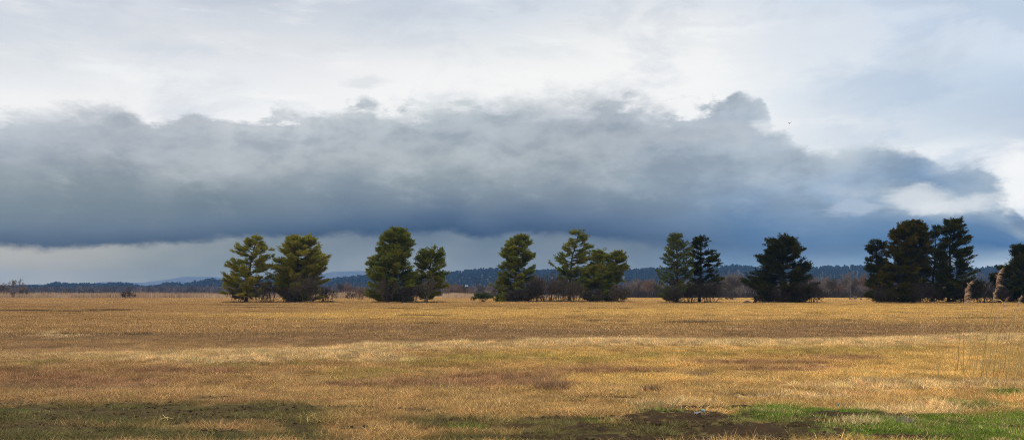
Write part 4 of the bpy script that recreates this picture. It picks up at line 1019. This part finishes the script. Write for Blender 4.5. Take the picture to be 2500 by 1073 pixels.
def foreground_things():
    # dry tussocks
    def tussock(label, px, d, r, h, col, seed, n=420):
        g = R(seed); x = X(px, d); z = float(height(np.array([x]), np.array([d * 1.0]))[0])
        m_, nt, out = new_mat('tussock_blade')
        c = ramp(nt, attr(nt, 'tint').outputs['Fac'], [(0, tuple(np.array(col) * 0.45)), (0.6, col), (1, tuple(np.array(col) * 1.5))])
        leaf_bsdf(nt, out, c, 0.2, 0.85, 0.1)
        o = blade_tuft('grass_tussock', seed, n, r, h * 0.5, h, 0.05, 0.95, 0.008, m_, 0.6); COL.objects.link(o); o.location = (x, d, z)
        tag(o, label, 'grass tussock')
    dd = lambda py: EYE * F / (py - HY)
    tussock('large rust brown grass tussock in the middle foreground', 1345, dd(952), 0.36, 0.34, (0.26, 0.15, 0.075), 501)
    tussock('small round rust brown tussock right of the large one', 1590, dd(960), 0.2, 0.22, (0.26, 0.15, 0.075), 502, 260)
    tussock('sprawling pale tussock at the edge of the dark mud', 1590, dd(1000), 0.4, 0.22, (0.34, 0.24, 0.10), 503)
    tussock('mound of pale straw lying on the green grass', 2105, dd(1036), 0.28, 0.16, (0.55, 0.40, 0.18), 504, 420)
    tussock('whitish clump of withered grass on the green patch', 2192, dd(1034), 0.22, 0.13, (0.26, 0.20, 0.14), 505, 260)
    tussock('brown tussock in the grass hollow right of centre', 1700, dd(920), 0.34, 0.2, (0.30, 0.19, 0.10), 506, 320)
    # litter
    g = R(3)
    def scrap(name, label, px, py, w, h, mat, seed):
        g = R(seed); d = dd(py); n = 7; gx, gy = np.meshgrid(np.linspace(-0.5, 0.5, n), np.linspace(-0.5, 0.5, n))
        V = np.stack([gx.ravel() * w * g.uniform(0.8, 1.2, n * n), gy.ravel() * h, 0.03 + g.random(n * n) * 0.06], 1)
        i = np.arange(n - 1)[:, None] * n + np.arange(n - 1)[None, :]; Q = np.stack([i, i + 1, i + n + 1, i + n], -1).reshape(-1, 4)
        V2 = V.copy(); V2[:, 2] -= 0.004
        o = mesh(name, np.vstack([V, V2]), np.vstack([Q, Q[:, ::-1] + n * n]), MAT[mat], None, {'tint': g.random(2 * n * n)})
        x = X(px, d); o.location = (x, d, float(height(np.array([x]), np.array([d]))[0])); tag(o, label, 'litter')
    scrap('plastic_scrap', 'crumpled whitish plastic scrap lying on the dark mud', 1703, 1017, 0.10, 0.08, 'plastic', 511)
    scrap('plastic_scrap', 'tiny turquoise scrap beside the whitish plastic on the mud', 1717, 1010, 0.028, 0.035, 'cyan', 512)
    scrap('plastic_scrap', 'tiny turquoise scrap alone in the green and straw grass', 2046, 998, 0.025, 0.03, 'cyan', 513)
    # pale forked stick
    A = Acc(); d = dd(1034); x = X(405, d)
    A.tube(np.array([(-0.11, 0, 0.02), (0, 0.02, 0.05), (0.12, 0, 0.03)]), [0.006, 0.008, 0.005], 5, 0.9)
    A.tube(np.array([(0.0, 0.02, 0.05), (0.03, 0.0, 0.02), (0.05, -0.06, 0.02)]), [0.006, 0.005, 0.004], 5, 0.9)
    A.tube(np.array([(-0.02, 0.02, 0.05), (-0.07, 0.05, 0.09)]), [0.005, 0.003], 5, 0.9)
    o = A.build('stick', MAT['reed_straw']); o.location = (x, d, float(height(np.array([x]), np.array([d]))[0]) + 0.02); tag(o, 'pale forked stick lying on the mud at lower left', 'stick')

def bird(label, px, py, d, span, rz, fl):
    root = empty('bird', (X(px, d), d, EYE + (HY - py) / F * d), label, 'bird'); root.rotation_euler = (0, 0.1, rz)
    A = Acc(); s = span
    t = np.linspace(-1, 1, 11); A.tube(np.stack([t * 0.30 * s, 0 * t, 0.02 * s * np.sin(t * 2)], 1), 0.085 * s * np.sqrt(np.clip(1 - np.abs(t) ** 2.2, 0, 1)) + 0.004, 8, 0.3)
    A.add([(-0.26 * s, -0.03 * s, 0), (-0.26 * s, 0.03 * s, 0), (-0.44 * s, 0.07 * s, 0.01), (-0.44 * s, -0.07 * s, 0.01), (-0.26 * s, -0.03 * s, 0.012 * s), (-0.26 * s, 0.03 * s, 0.012 * s), (-0.44 * s, 0.07 * s, 0.02), (-0.44 * s, -0.07 * s, 0.02)],
          [(0, 1, 2, 3), (7, 6, 5, 4), (0, 4, 5, 1), (2, 6, 7, 3), (1, 5, 6, 2), (0, 3, 7, 4)], None, 0.3)
    A.tube(np.array([(0.29 * s, 0, 0.0), (0.37 * s, 0, -0.01 * s)]), [0.02 * s, 0.003 * s], 5, 0.3)
    A.build('body', MAT['bird'], root, True)
    for sg in (-1, 1):
        B = Acc(); V = []
        for i, u in enumerate(np.linspace(0, 1, 5)):
            yy = sg * (0.05 + 0.45 * u) * s; zz = (fl * u - 0.25 * fl * u * u) * 0.5 * s; ch = 0.20 * s * (1 - 0.65 * u ** 2); x0 = 0.10 * s - 0.12 * s * u * u
            V += [(x0, yy, zz), (x0 - ch, yy, zz - 0.01 * s), (x0, yy, zz + 0.014 * s), (x0 - ch, yy, zz)]
        Q = []
        for i in range(4):
            a = i * 4; b = a + 4; Q += [(a, a + 1, b + 1, b), (a + 2, b + 2, b + 3, a + 3), (a, b, b + 2, a + 2), (a + 1, a + 3, b + 3, b + 1)]
        Q += [(0, 2, 3, 1), (16, 17, 19, 18)]
        B.add(V, Q, None, 0.3); B.build('wing', MAT['bird'], root)
    return root

# ------------------------------------------------------------------ sky, sun, haze, camera
HAZE = 0.8e-4; VEIL = (0.21, 0.39, 0.66)
SUN_AZ = math.radians(-112); SUN_EL = math.radians(42)

def world():
    w = bpy.data.worlds.new('World'); SC.world = w; w.use_nodes = True
    nt = w.node_tree; nt.nodes.clear()
    out = nt.nodes.new('ShaderNodeOutputWorld'); bg = nt.nodes.new('ShaderNodeBackground')
    nt.links.new(bg.outputs[0], out.inputs[0]); bg.inputs[1].default_value = 1.0
    sky = nt.nodes.new('ShaderNodeTexSky'); sky.sky_type = 'NISHITA'; sky.sun_disc = False
    sky.sun_elevation = SUN_EL; sky.sun_rotation = SUN_AZ; sky.air_density = 1.0; sky.dust_density = 1.0
    tc = nt.nodes.new('ShaderNodeTexCoord'); sep = nt.nodes.new('ShaderNodeSeparateXYZ'); nt.links.new(tc.outputs['Generated'], sep.inputs[0])
    x, y, z = sep.outputs
    az = M(nt, 'ARCTAN2', x, y); el = M(nt, 'ARCSINE', z)
    cmb = nt.nodes.new('ShaderNodeCombineXYZ'); nt.links.new(az, cmb.inputs[0]); nt.links.new(M(nt, 'MULTIPLY', el, 2.0), cmb.inputs[1])
    P = cmb.outputs[0]
    big = noise(nt, P, 5.0, 7, 0.6, 0.3); fine = noise(nt, P, 22.0, 6, 0.62, 0.25)
    cm2 = nt.nodes.new('ShaderNodeCombineXYZ'); nt.links.new(az, cm2.inputs[0]); nt.links.new(M(nt, 'MULTIPLY', el, 5.5), cm2.inputs[1]); cm2.inputs[2].default_value = 4.0
    streak = noise(nt, cm2.outputs[0], 5.0, 6, 0.55, 0.2)
    EM = 0.42
    cm3 = nt.nodes.new('ShaderNodeCombineXYZ'); nt.links.new(az, cm3.inputs[0]); nt.links.new(M(nt, 'MULTIPLY', el, 2.6), cm3.inputs[1]); cm3.inputs[2].default_value = 9.0
    lumpU = noise(nt, cm3.outputs[0], 6.5, 7, 0.6, 0.2)
    def ang(px): return math.atan((px - 1250) / F)
    def elev(px, py): return math.atan((HY - py) / F * math.cos(ang(px)))
    elw = M(nt, 'ADD', el, M(nt, 'MULTIPLY', M(nt, 'SUBTRACT', big, 0.5), 0.045))
    azw = M(nt, 'ADD', az, M(nt, 'MULTIPLY', M(nt, 'SUBTRACT', streak, 0.5), 0.10))
    def stations(S, coord, key):
        """S: {px: [(pos, rgb255)...]}; key maps (px, pos) to the ramp coordinate 0..1"""
        prev = None; pa = None
        for px in sorted(S):
            c = ramp(nt, coord, [(key(px, p), lin(q)) for p, q in S[px]])
            if prev is None: prev = c
            else: prev = MIX(nt, MR(nt, azw, ang(pa), ang(px), 0, 1, 'LINEAR'), prev, c)
            pa = px
        return prev
    ekey = lambda px, py: elev(px, py) / EM
    en = M(nt, 'DIVIDE', elw, EM, clamp=True)
    top = [(-90, (196, 206, 220))]
    U = stations({
        -900: [(-600, (205, 212, 222)), (0, (212, 219, 228)), (200, (235, 237, 240)), (500, (215, 220, 226))],
        0: [(-130, (200, 207, 218)), (0, (212, 218, 226)), (60, (212, 219, 227)), (120, (221, 226, 230)), (180, (231, 234, 238)), (225, (243, 244, 244)), (300, (246, 246, 246))],
        250: [(-130, (206, 212, 222)), (0, (218, 222, 230)), (60, (221, 225, 230)), (120, (228, 231, 235)), (180, (233, 236, 238)), (230, (243, 243, 243)), (300, (246, 246, 246))],
        600: [(-130, (196, 204, 216)), (0, (203, 210, 220)), (50, (214, 220, 227)), (100, (224, 227, 231)), (170, (234, 236, 239)), (235, (240, 242, 243)), (300, (244, 245, 246))],
        1000: [(-130, (196, 206, 219)), (0, (204, 212, 224)), (60, (214, 221, 229)), (110, (228, 232, 235)), (170, (245, 245, 245)), (230, (248, 248, 247)), (320, (244, 245, 245))],
        1250: [(-130, (200, 210, 222)), (0, (208, 217, 229)), (60, (222, 228, 234)), (120, (236, 239, 240)), (180, (248, 248, 247)), (300, (248, 248, 247))],
        1550: [(-130, (212, 220, 229)), (0, (226, 231, 236)), (60, (240, 241, 241)), (120, (248, 248, 247)), (220, (248, 248, 247)), (320, (242, 243, 244))],
        1750: [(-130, (212, 220, 230)), (0, (226, 231, 237)), (60, (240, 242, 243)), (120, (247, 248, 247)), (240, (246, 247, 247)), (340, (240, 243, 245))],
        2000: [(-130, (206, 218, 232)), (0, (216, 226, 238)), (60, (224, 231, 239)), (120, (226, 233, 240)), (180, (231, 237, 242)), (230, (228, 236, 242)), (290, (238, 241, 243)), (340, (234, 238, 240)), (420, (225, 230, 236))],
        2250: [(-130, (208, 220, 235)), (0, (218, 228, 240)), (60, (216, 227, 240)), (120, (214, 225, 237)), (180, (201, 216, 231)), (240, (200, 214, 228)), (290, (205, 217, 230)), (335, (214, 224, 234)), (360, (240, 243, 245)), (420, (244, 245, 246)), (530, (225, 231, 238))],
        2500: [(-130, (198, 212, 230)), (0, (206, 219, 234)), (60, (210, 222, 236)), (120, (212, 224, 238)), (180, (196, 213, 231)), (240, (190, 207, 226)), (290, (186, 204, 224)), (335, (206, 219, 231)), (385, (242, 244, 246)), (470, (248, 248, 248)), (510, (236, 240, 244)), (560, (190, 205, 222))],
        3400: [(-600, (190, 205, 225)), (100, (205, 218, 234)), (300, (215, 225, 236)), (500, (200, 212, 226))],
    }, en, ekey)
    U = MIX(nt, MR(nt, streak, 0.53, 0.70, 0.0, MR(nt, az, ang(1500), ang(2100), 0.45, 0.12)), U, lin((252, 252, 251)))
    U = MIX(nt, MR(nt, big, 0.52, 0.34, 0, 0.5), U, lin((196, 206, 219)))
    hz = MR(nt, az, ang(1700), ang(2300), 0.0, 0.55)
    U = MIX(nt, M(nt, 'MULTIPLY', hz, MR(nt, lumpU, 0.42, 0.60)), U, lin((182, 200, 222)))
    U = MIX(nt, M(nt, 'MULTIPLY', M(nt, 'MULTIPLY', MR(nt, el, 0.24, 0.36), 0.35), MR(nt, lumpU, 0.52, 0.40)), U, lin((186, 196, 210)))
    # cloud bank: top and base as curves of azimuth
    def curve(pts):
        n = nt.nodes.new('ShaderNodeFloatCurve'); cu = n.mapping.curves[0]
        A0, A1 = -1.6, 1.6
        P_ = [((ang(px) - A0) / (A1 - A0), elev(px, py) / EM) for px, py in pts]
        P_ = [(0.0, P_[0][1])] + P_ + [(1.0, P_[-1][1])]
        while len(cu.points) < len(P_): cu.points.new(0.5, 0.5)
        for p, (a, b) in zip(cu.points, P_): p.location = (a, b); p.handle_type = 'AUTO_CLAMPED'
        n.mapping.update()
        nt.links.new(M(nt, 'DIVIDE', M(nt, 'SUBTRACT', az, A0), A1 - A0, clamp=True), n.inputs[1])
        return M(nt, 'MULTIPLY', n.outputs[0], EM)
    TOP = curve([(-900, 300), (-300, 290), (0, 282), (90, 284), (150, 276), (230, 262), (300, 264), (345, 285), (380, 300), (420, 294), (470, 270), (520, 272), (560, 300), (650, 296), (760, 285), (830, 262), (880, 255), (930, 268), (1000, 272), (1080, 250), (1140, 246), (1190, 262), (1280, 250),
                 (1400, 240), (1470, 238), (1560, 256), (1650, 262), (1720, 262), (1770, 248), (1820, 244), (1860, 258), (1890, 300), (1930, 330), (2000, 352), (2100, 348), (2200, 355), (2280, 368), (2310, 400), (2340, 392), (2380, 390), (2420, 412), (2450, 450), (2490, 520), (2540, 556), (3400, 520)])
    BASE = curve([(-900, 610), (-300, 606), (0, 604), (150, 603), (220, 599), (300, 596), (400, 594), (500, 586), (580, 576), (700, 578), (850, 574), (960, 574), (1030, 566), (1100, 566), (1170, 582), (1230, 572), (1300, 567), (1360, 574), (1450, 578), (1530, 584), (1620, 596), (1700, 610), (1900, 625), (2200, 618), (2500, 618), (3400, 610)])
    vfine = noise(nt, P, 70.0, 5, 0.6, 0.4)
    wob = M(nt, 'ADD', M(nt, 'ADD', M(nt, 'MULTIPLY', M(nt, 'SUBTRACT', fine, 0.5), 0.050), M(nt, 'MULTIPLY', M(nt, 'SUBTRACT', vfine, 0.5), 0.012)), M(nt, 'MULTIPLY', M(nt, 'SUBTRACT', big, 0.5), 0.040))
    vo = nt.nodes.new('ShaderNodeTexVoronoi'); vo.feature = 'SMOOTH_F1'; vo.inputs['Scale'].default_value = 15.0; vo.inputs['Smoothness'].default_value = 0.35
    vw = nt.nodes.new('ShaderNodeVectorMath'); vw.operation = 'ADD'; nt.links.new(P, vw.inputs[0])
    vs = nt.nodes.new('ShaderNodeCombineXYZ'); nt.links.new(M(nt, 'MULTIPLY', fine, 0.10), vs.inputs[0]); nt.links.new(M(nt, 'MULTIPLY', big, 0.10), vs.inputs[1]); nt.links.new(vs.outputs[0], vw.inputs[1])
    nt.links.new(vw.outputs[0], vo.inputs['Vector'])
    wob = M(nt, 'ADD', wob, M(nt, 'MULTIPLY', M(nt, 'SUBTRACT', 0.42, vo.outputs['Distance']), 0.026))
    dT = M(nt, 'ADD', M(nt, 'SUBTRACT', TOP, el), wob)
    soft = MR(nt, noise(nt, P, 3.4, 3, 0.5), 0.38, 0.62, 0.008, 0.036)
    dT = M(nt, 'ADD', dT, MR(nt, az, ang(1500), ang(1800), 0.008, 0.002))
    m1 = MR(nt, dT, M(nt, 'MULTIPLY', soft, -0.45), soft)
    s = M(nt, 'DIVIDE', M(nt, 'ADD', M(nt, 'SUBTRACT', el, BASE), M(nt, 'MULTIPLY', M(nt, 'SUBTRACT', big, 0.5), 0.030)), M(nt, 'MAXIMUM', M(nt, 'SUBTRACT', TOP, BASE), 0.01), clamp=True)
    sk = lambda px, p: p
    def lift(D):
        out = {}
        for px, L in D.items():
            out[px] = []
            for p, (r_, g_, b_) in L:
                w_ = max(0.0, min(1.0, (p - 0.06) / 0.12)) * max(0.0, min(1.0, (0.8 - p) / 0.25)) * (1.0 if px < 1700 else 0.4)
                out[px].append((p, (r_ + 13 * w_, g_ + 9 * w_, b_ + 2 * w_)))
        return out
    K = stations(lift({
        0: [(0, (92, 112, 136)), (0.12, (108, 127, 148)), (0.3, (120, 137, 153)), (0.45, (140, 153, 167)), (0.6, (156, 166, 179)), (0.78, (180, 187, 197)), (0.9, (198, 202, 209)), (1, (212, 215, 220))],
        250: [(0, (90, 112, 137)), (0.12, (106, 125, 147)), (0.28, (116, 133, 150)), (0.42, (130, 145, 159)), (0.58, (160, 169, 180)), (0.72, (186, 190, 200)), (0.88, (190, 193, 201)), (1, (206, 208, 213))],
        550: [(0, (86, 109, 136)), (0.15, (98, 119, 143)), (0.32, (112, 131, 149)), (0.48, (142, 154, 168)), (0.62, (178, 184, 194)), (0.8, (194, 197, 204)), (1, (212, 213, 217))],
        850: [(0, (70, 98, 131)), (0.12, (84, 108, 138)), (0.25, (108, 128, 151)), (0.42, (140, 155, 172)), (0.58, (182, 188, 198)), (0.78, (198, 202, 208)), (1, (224, 226, 228))],
        1100: [(0, (70, 97, 132)), (0.12, (84, 108, 139)), (0.25, (110, 130, 154)), (0.42, (146, 160, 175)), (0.6, (180, 188, 198)), (0.78, (190, 196, 204)), (0.92, (206, 211, 215)), (1, (226, 229, 230))],
        1400: [(0, (78, 104, 138)), (0.14, (88, 112, 144)), (0.3, (120, 138, 159)), (0.5, (165, 175, 188)), (0.68, (184, 190, 200)), (0.85, (188, 193, 202)), (1, (205, 209, 214))],
        1620: [(0, (88, 114, 148)), (0.14, (92, 117, 150)), (0.3, (122, 143, 168)), (0.45, (148, 164, 184)), (0.6, (164, 176, 193)), (0.8, (186, 192, 202)), (1, (206, 210, 217))],
        1830: [(0, (104, 136, 171)), (0.12, (90, 124, 163)), (0.24, (104, 135, 173)), (0.38, (140, 162, 190)), (0.55, (170, 184, 201)), (0.75, (186, 194, 206)), (0.9, (184, 192, 205)), (1, (204, 210, 219))],
        2050: [(0, (110, 142, 178)), (0.15, (100, 134, 173)), (0.3, (122, 150, 184)), (0.5, (152, 175, 204)), (0.7, (172, 189, 210)), (0.88, (198, 207, 217)), (1, (222, 227, 232))],
        2250: [(0, (112, 146, 183)), (0.12, (82, 126, 172)), (0.28, (98, 136, 179)), (0.42, (168, 186, 207)), (0.55, (178, 192, 208)), (0.72, (138, 164, 197)), (0.9, (152, 174, 201)), (1, (196, 207, 219))],
        2420: [(0, (120, 150, 184)), (0.12, (78, 120, 167)), (0.3, (92, 130, 174)), (0.5, (168, 186, 207)), (0.7, (172, 188, 207)), (1, (186, 198, 213))],
        2520: [(0, (140, 166, 196)), (0.2, (76, 117, 163)), (0.7, (82, 122, 166)), (1, (130, 156, 188))],
    }), s, sk)
    K = MIX(nt, MR(nt, s, 0.16, 0.0), K, MIX(nt, 1.0, K, (0.82, 0.84, 0.86, 1), 'MULTIPLY'))
    K = MIX(nt, M(nt, 'MULTIPLY', MR(nt, streak, 0.35, 0.65), 0.5), MIX(nt, 1.0, K, (0.90, 0.91, 0.92, 1), 'MULTIPLY'), MIX(nt, 1.0, K, (1.05, 1.05, 1.05, 1), 'MULTIPLY'))
    lump = noise(nt, P, 12.0, 6, 0.58, 0.15); ls = M(nt, 'MULTIPLY', MR(nt, s, 0.10, 0.5), 0.48); lump = M(nt, 'ADD', M(nt, 'MULTIPLY', lump, 0.82), M(nt, 'MULTIPLY', noise(nt, P, 34.0, 5, 0.6), 0.18))
    K = MIX(nt, MR(nt, lump, 0.50, 0.68, 0.0, M(nt, 'MULTIPLY', ls, 0.75)), K, lin((214, 216, 221)))
    K = MIX(nt, MR(nt, lump, 0.54, 0.36, 0.0, M(nt, 'MULTIPLY', ls, 0.75)), K, lin((112, 128, 148)))
    vn = M(nt, 'DIVIDE', M(nt, 'ADD', el, M(nt, 'MULTIPLY', M(nt, 'SUBTRACT', streak, 0.5), 0.010)), 0.08, clamp=True)
    vk = lambda px, py: elev(px, py) / 0.08
    V = stations({
        0: [(575, (176, 175, 173)), (630, (174, 173, 172)), (660, (160, 164, 168)), (700, (162, 167, 170))],
        180: [(575, (172, 172, 171)), (630, (164, 166, 167)), (660, (156, 160, 164)), (700, (160, 166, 170))],
        420: [(570, (140, 148, 156)), (630, (132, 144, 153)), (700, (140, 150, 158))],
        650: [(570, (122, 135, 148)), (640, (128, 141, 152)), (700, (132, 146, 158))],
        850: [(570, (108, 124, 143)), (640, (130, 144, 158)), (700, (132, 147, 160))],
        1150: [(570, (104, 122, 143)), (640, (122, 137, 153)), (700, (128, 144, 160))],
        1550: [(585, (100, 119, 141)), (640, (116, 132, 150)), (700, (126, 142, 160))],
        1750: [(600, (96, 126, 162)), (640, (112, 140, 172)), (700, (124, 150, 178))],
        2100: [(600, (94, 130, 170)), (640, (118, 148, 180)), (700, (136, 162, 190))],
        2300: [(610, (104, 138, 176)), (645, (146, 168, 193)), (700, (160, 180, 202))],
        2500: [(600, (120, 150, 182)), (628, (150, 172, 198)), (650, (196, 206, 220)), (700, (190, 202, 216))],
    }, vn, vk)
    bsoft = MR(nt, az, ang(1450), ang(1750), 0.0055, 0.014)
    bl = M(nt, 'ADD', M(nt, 'SUBTRACT', BASE, el), M(nt, 'MULTIPLY', M(nt, 'SUBTRACT', fine, 0.5), 0.024))
    m2 = MR(nt, bl, M(nt, 'MULTIPLY', bsoft, -1.0), bsoft)
    K = MIX(nt, 1.0, K, (0.90, 0.94, 0.94, 1), 'MULTIPLY')
    col = MIX(nt, m1, U, K)
    # bright pockets torn into the bank at its right end
    def pocket(col, px, py, rx, ry, rgb, amt):
        dx = M(nt, 'DIVIDE', M(nt, 'SUBTRACT', azw, ang(px)), rx / F); dy = M(nt, 'DIVIDE', M(nt, 'SUBTRACT', elw, elev(px, py)), ry / F)
        q = M(nt, 'SQRT', M(nt, 'ADD', M(nt, 'MULTIPLY', dx, dx), M(nt, 'MULTIPLY', dy, dy)))
        q = M(nt, 'ADD', q, M(nt, 'MULTIPLY', M(nt, 'SUBTRACT', fine, 0.5), 1.6))
        return MIX(nt, MR(nt, q, 1.15, 0.35, 0, amt), col, lin(rgb))
    col = pocket(col, 2215, 487, 75, 36, (214, 220, 226), 0.85)
    col = pocket(col, 2330, 505, 110, 24, (222, 227, 232), 0.75)
    col = pocket(col, 2060, 512, 60, 22, (186, 200, 216), 0.6)
    col = pocket(col, 2480, 440, 60, 75, (247, 248, 248), 0.9)
    col = pocket(col, 1905, 305, 50, 24, (240, 242, 243), 0.6)
    col = pocket(col, 1120, 268, 50, 12, (244, 245, 245), 0.5)
    col = pocket(col, 905, 195, 60, 14, (214, 218, 222), 0.5)
    col = pocket(col, 1950, 120, 200, 70, (222, 229, 238), 0.35)
    V = MIX(nt, 1.0, V, (0.965, 1.0, 0.955, 1), 'MULTIPLY')
    V = MIX(nt, MR(nt, noise(nt, P, 9.0, 2, 0.5), 0.4, 0.65, 0, 0.12), V, lin((190, 192, 193)))
    col = MIX(nt, m2, col, V)
    # the clear sky above the cloud shows through a little
    sk_ = MIX(nt, 1.0, sky.outputs[0], (0.10, 0.10, 0.10, 1), 'MULTIPLY')
    col = MIX(nt, 0.04, col, sk_)
    # the air between viewer and sky (the haze box) adds its own veil: the sky behind it is that much clearer
    path = M(nt, 'MINIMUM', M(nt, 'DIVIDE', 168.0, M(nt, 'MAXIMUM', z, 0.01)), 6800.0)
    T = M(nt, 'POWER', math.e, M(nt, 'MULTIPLY', path, -HAZE))
    veil = nt.nodes.new('ShaderNodeVectorMath'); veil.operation = 'SCALE'; veil.inputs[0].default_value = VEIL; nt.links.new(M(nt, 'SUBTRACT', 1.0, T), veil.inputs['Scale'])
    sub = nt.nodes.new('ShaderNodeVectorMath'); sub.operation = 'SUBTRACT'; nt.links.new(col, sub.inputs[0]); nt.links.new(veil.outputs[0], sub.inputs[1])
    mx = nt.nodes.new('ShaderNodeVectorMath'); mx.operation = 'MAXIMUM'; nt.links.new(sub.outputs[0], mx.inputs[0]); mx.inputs[1].default_value = (0.01, 0.02, 0.03)
    dv = nt.nodes.new('ShaderNodeVectorMath'); dv.operation = 'SCALE'; nt.links.new(mx.outputs[0], dv.inputs[0]); nt.links.new(M(nt, 'DIVIDE', 1.0, T), dv.inputs['Scale'])
    col = dv.outputs[0]
    zen = MR(nt, el, 0.38, 0.75, 1.0, 2.1)
    beh = MR(nt, y, 0.45, -0.35, 1.0, 1.5)
    gain = nt.nodes.new('ShaderNodeCombineXYZ')  # unseen sky overhead and behind the viewer brightened as added fill light
    for q in range(3): nt.links.new(M(nt, 'MULTIPLY', zen, beh), gain.inputs[q])
    col = MIX(nt, 1.0, col, gain.outputs[0], 'MULTIPLY')
    nt.links.new(col, bg.inputs[0])
    w.cycles.sampling_method = 'MANUAL'; w.cycles.sample_map_resolution = 1024

def sun():
    l = bpy.data.lights.new('sun', 'SUN'); l.energy = SUN_E; l.angle = math.radians(12); l.color = (1.0, 0.93, 0.80)
    o = bpy.data.objects.new('sun', l); COL.objects.link(o)
    v = Vector((math.sin(SUN_AZ) * math.cos(SUN_EL), math.cos(SUN_AZ) * math.cos(SUN_EL), math.sin(SUN_EL)))
    o.rotation_euler = v.to_track_quat('Z', 'Y').to_euler()
    o.location = (30, -20, 60)
SUN_E = 1.5

def haze():
    m, nt, out = new_mat('haze_air')
    v = nt.nodes.new('ShaderNodeVolumePrincipled'); v.inputs['Color'].default_value = (0.24, 0.50, 0.95, 1); v.inputs['Density'].default_value = HAZE; v.inputs['Anisotropy'].default_value = 0.0
    nt.links.new(v.outputs[0], out.inputs['Volume'])
    A = Acc(); A.box((0, 3100, 83), (15000, 6900, 174)); o = A.build('haze', m); tag(o, 'thin blue haze over the meadow and far hills', 'haze', kind='stuff')
HAZE_UNUSED = 0

def camera():
    c = bpy.data.cameras.new('camera'); o = bpy.data.objects.new('camera', c); COL.objects.link(o)
    c.sensor_fit = 'HORIZONTAL'; c.sensor_width = 36; c.lens = 36 * F / 2500.0
    c.shift_y = (HY - 536.5) / 2500.0
    c.clip_start = 0.1; c.clip_end = 20000
    o.location = (0, 0, EYE); o.rotation_euler = (math.radians(90), 0, 0); SC.camera = o

MAT['reed_far'] = tint_mat('reed_far', [(0, (0.22, 0.13, 0.075)), (0.5, (0.40, 0.26, 0.15)), (1, (0.55, 0.38, 0.22))], 0.3, 0.2)
ground(); trees(); shrubs(); grass(); clods()
wood_belt(); reeds_belt(); hills(); houses()
reeds_near(); foreground_things()
bird('small black bird flying before the bright cloud at right', 1927, 301, 150, 0.85, 0.9, 0.7)
bird('faint far bird gliding before the grey cloud bank', 1120, 406, 420, 0.9, 0.1, 0.15)
world(); sun(); haze(); camera()
SC.view_settings.view_transform = 'Standard'; SC.view_settings.look = 'None'; SC.view_settings.exposure = 0; SC.view_settings.gamma = 1
SC.cycles.filter_width = 1.05; SC.cycles.use_denoising = True; SC.cycles.denoising_prefilter = 'NONE'; SC.cycles.use_adaptive_sampling = False; SC.cycles.denoising_input_passes = 'RGB_ALBEDO_NORMAL'
SC.cycles.max_bounces = 6; SC.cycles.diffuse_bounces = 3; SC.cycles.volume_bounces = 1; SC.cycles.transparent_max_bounces = 4
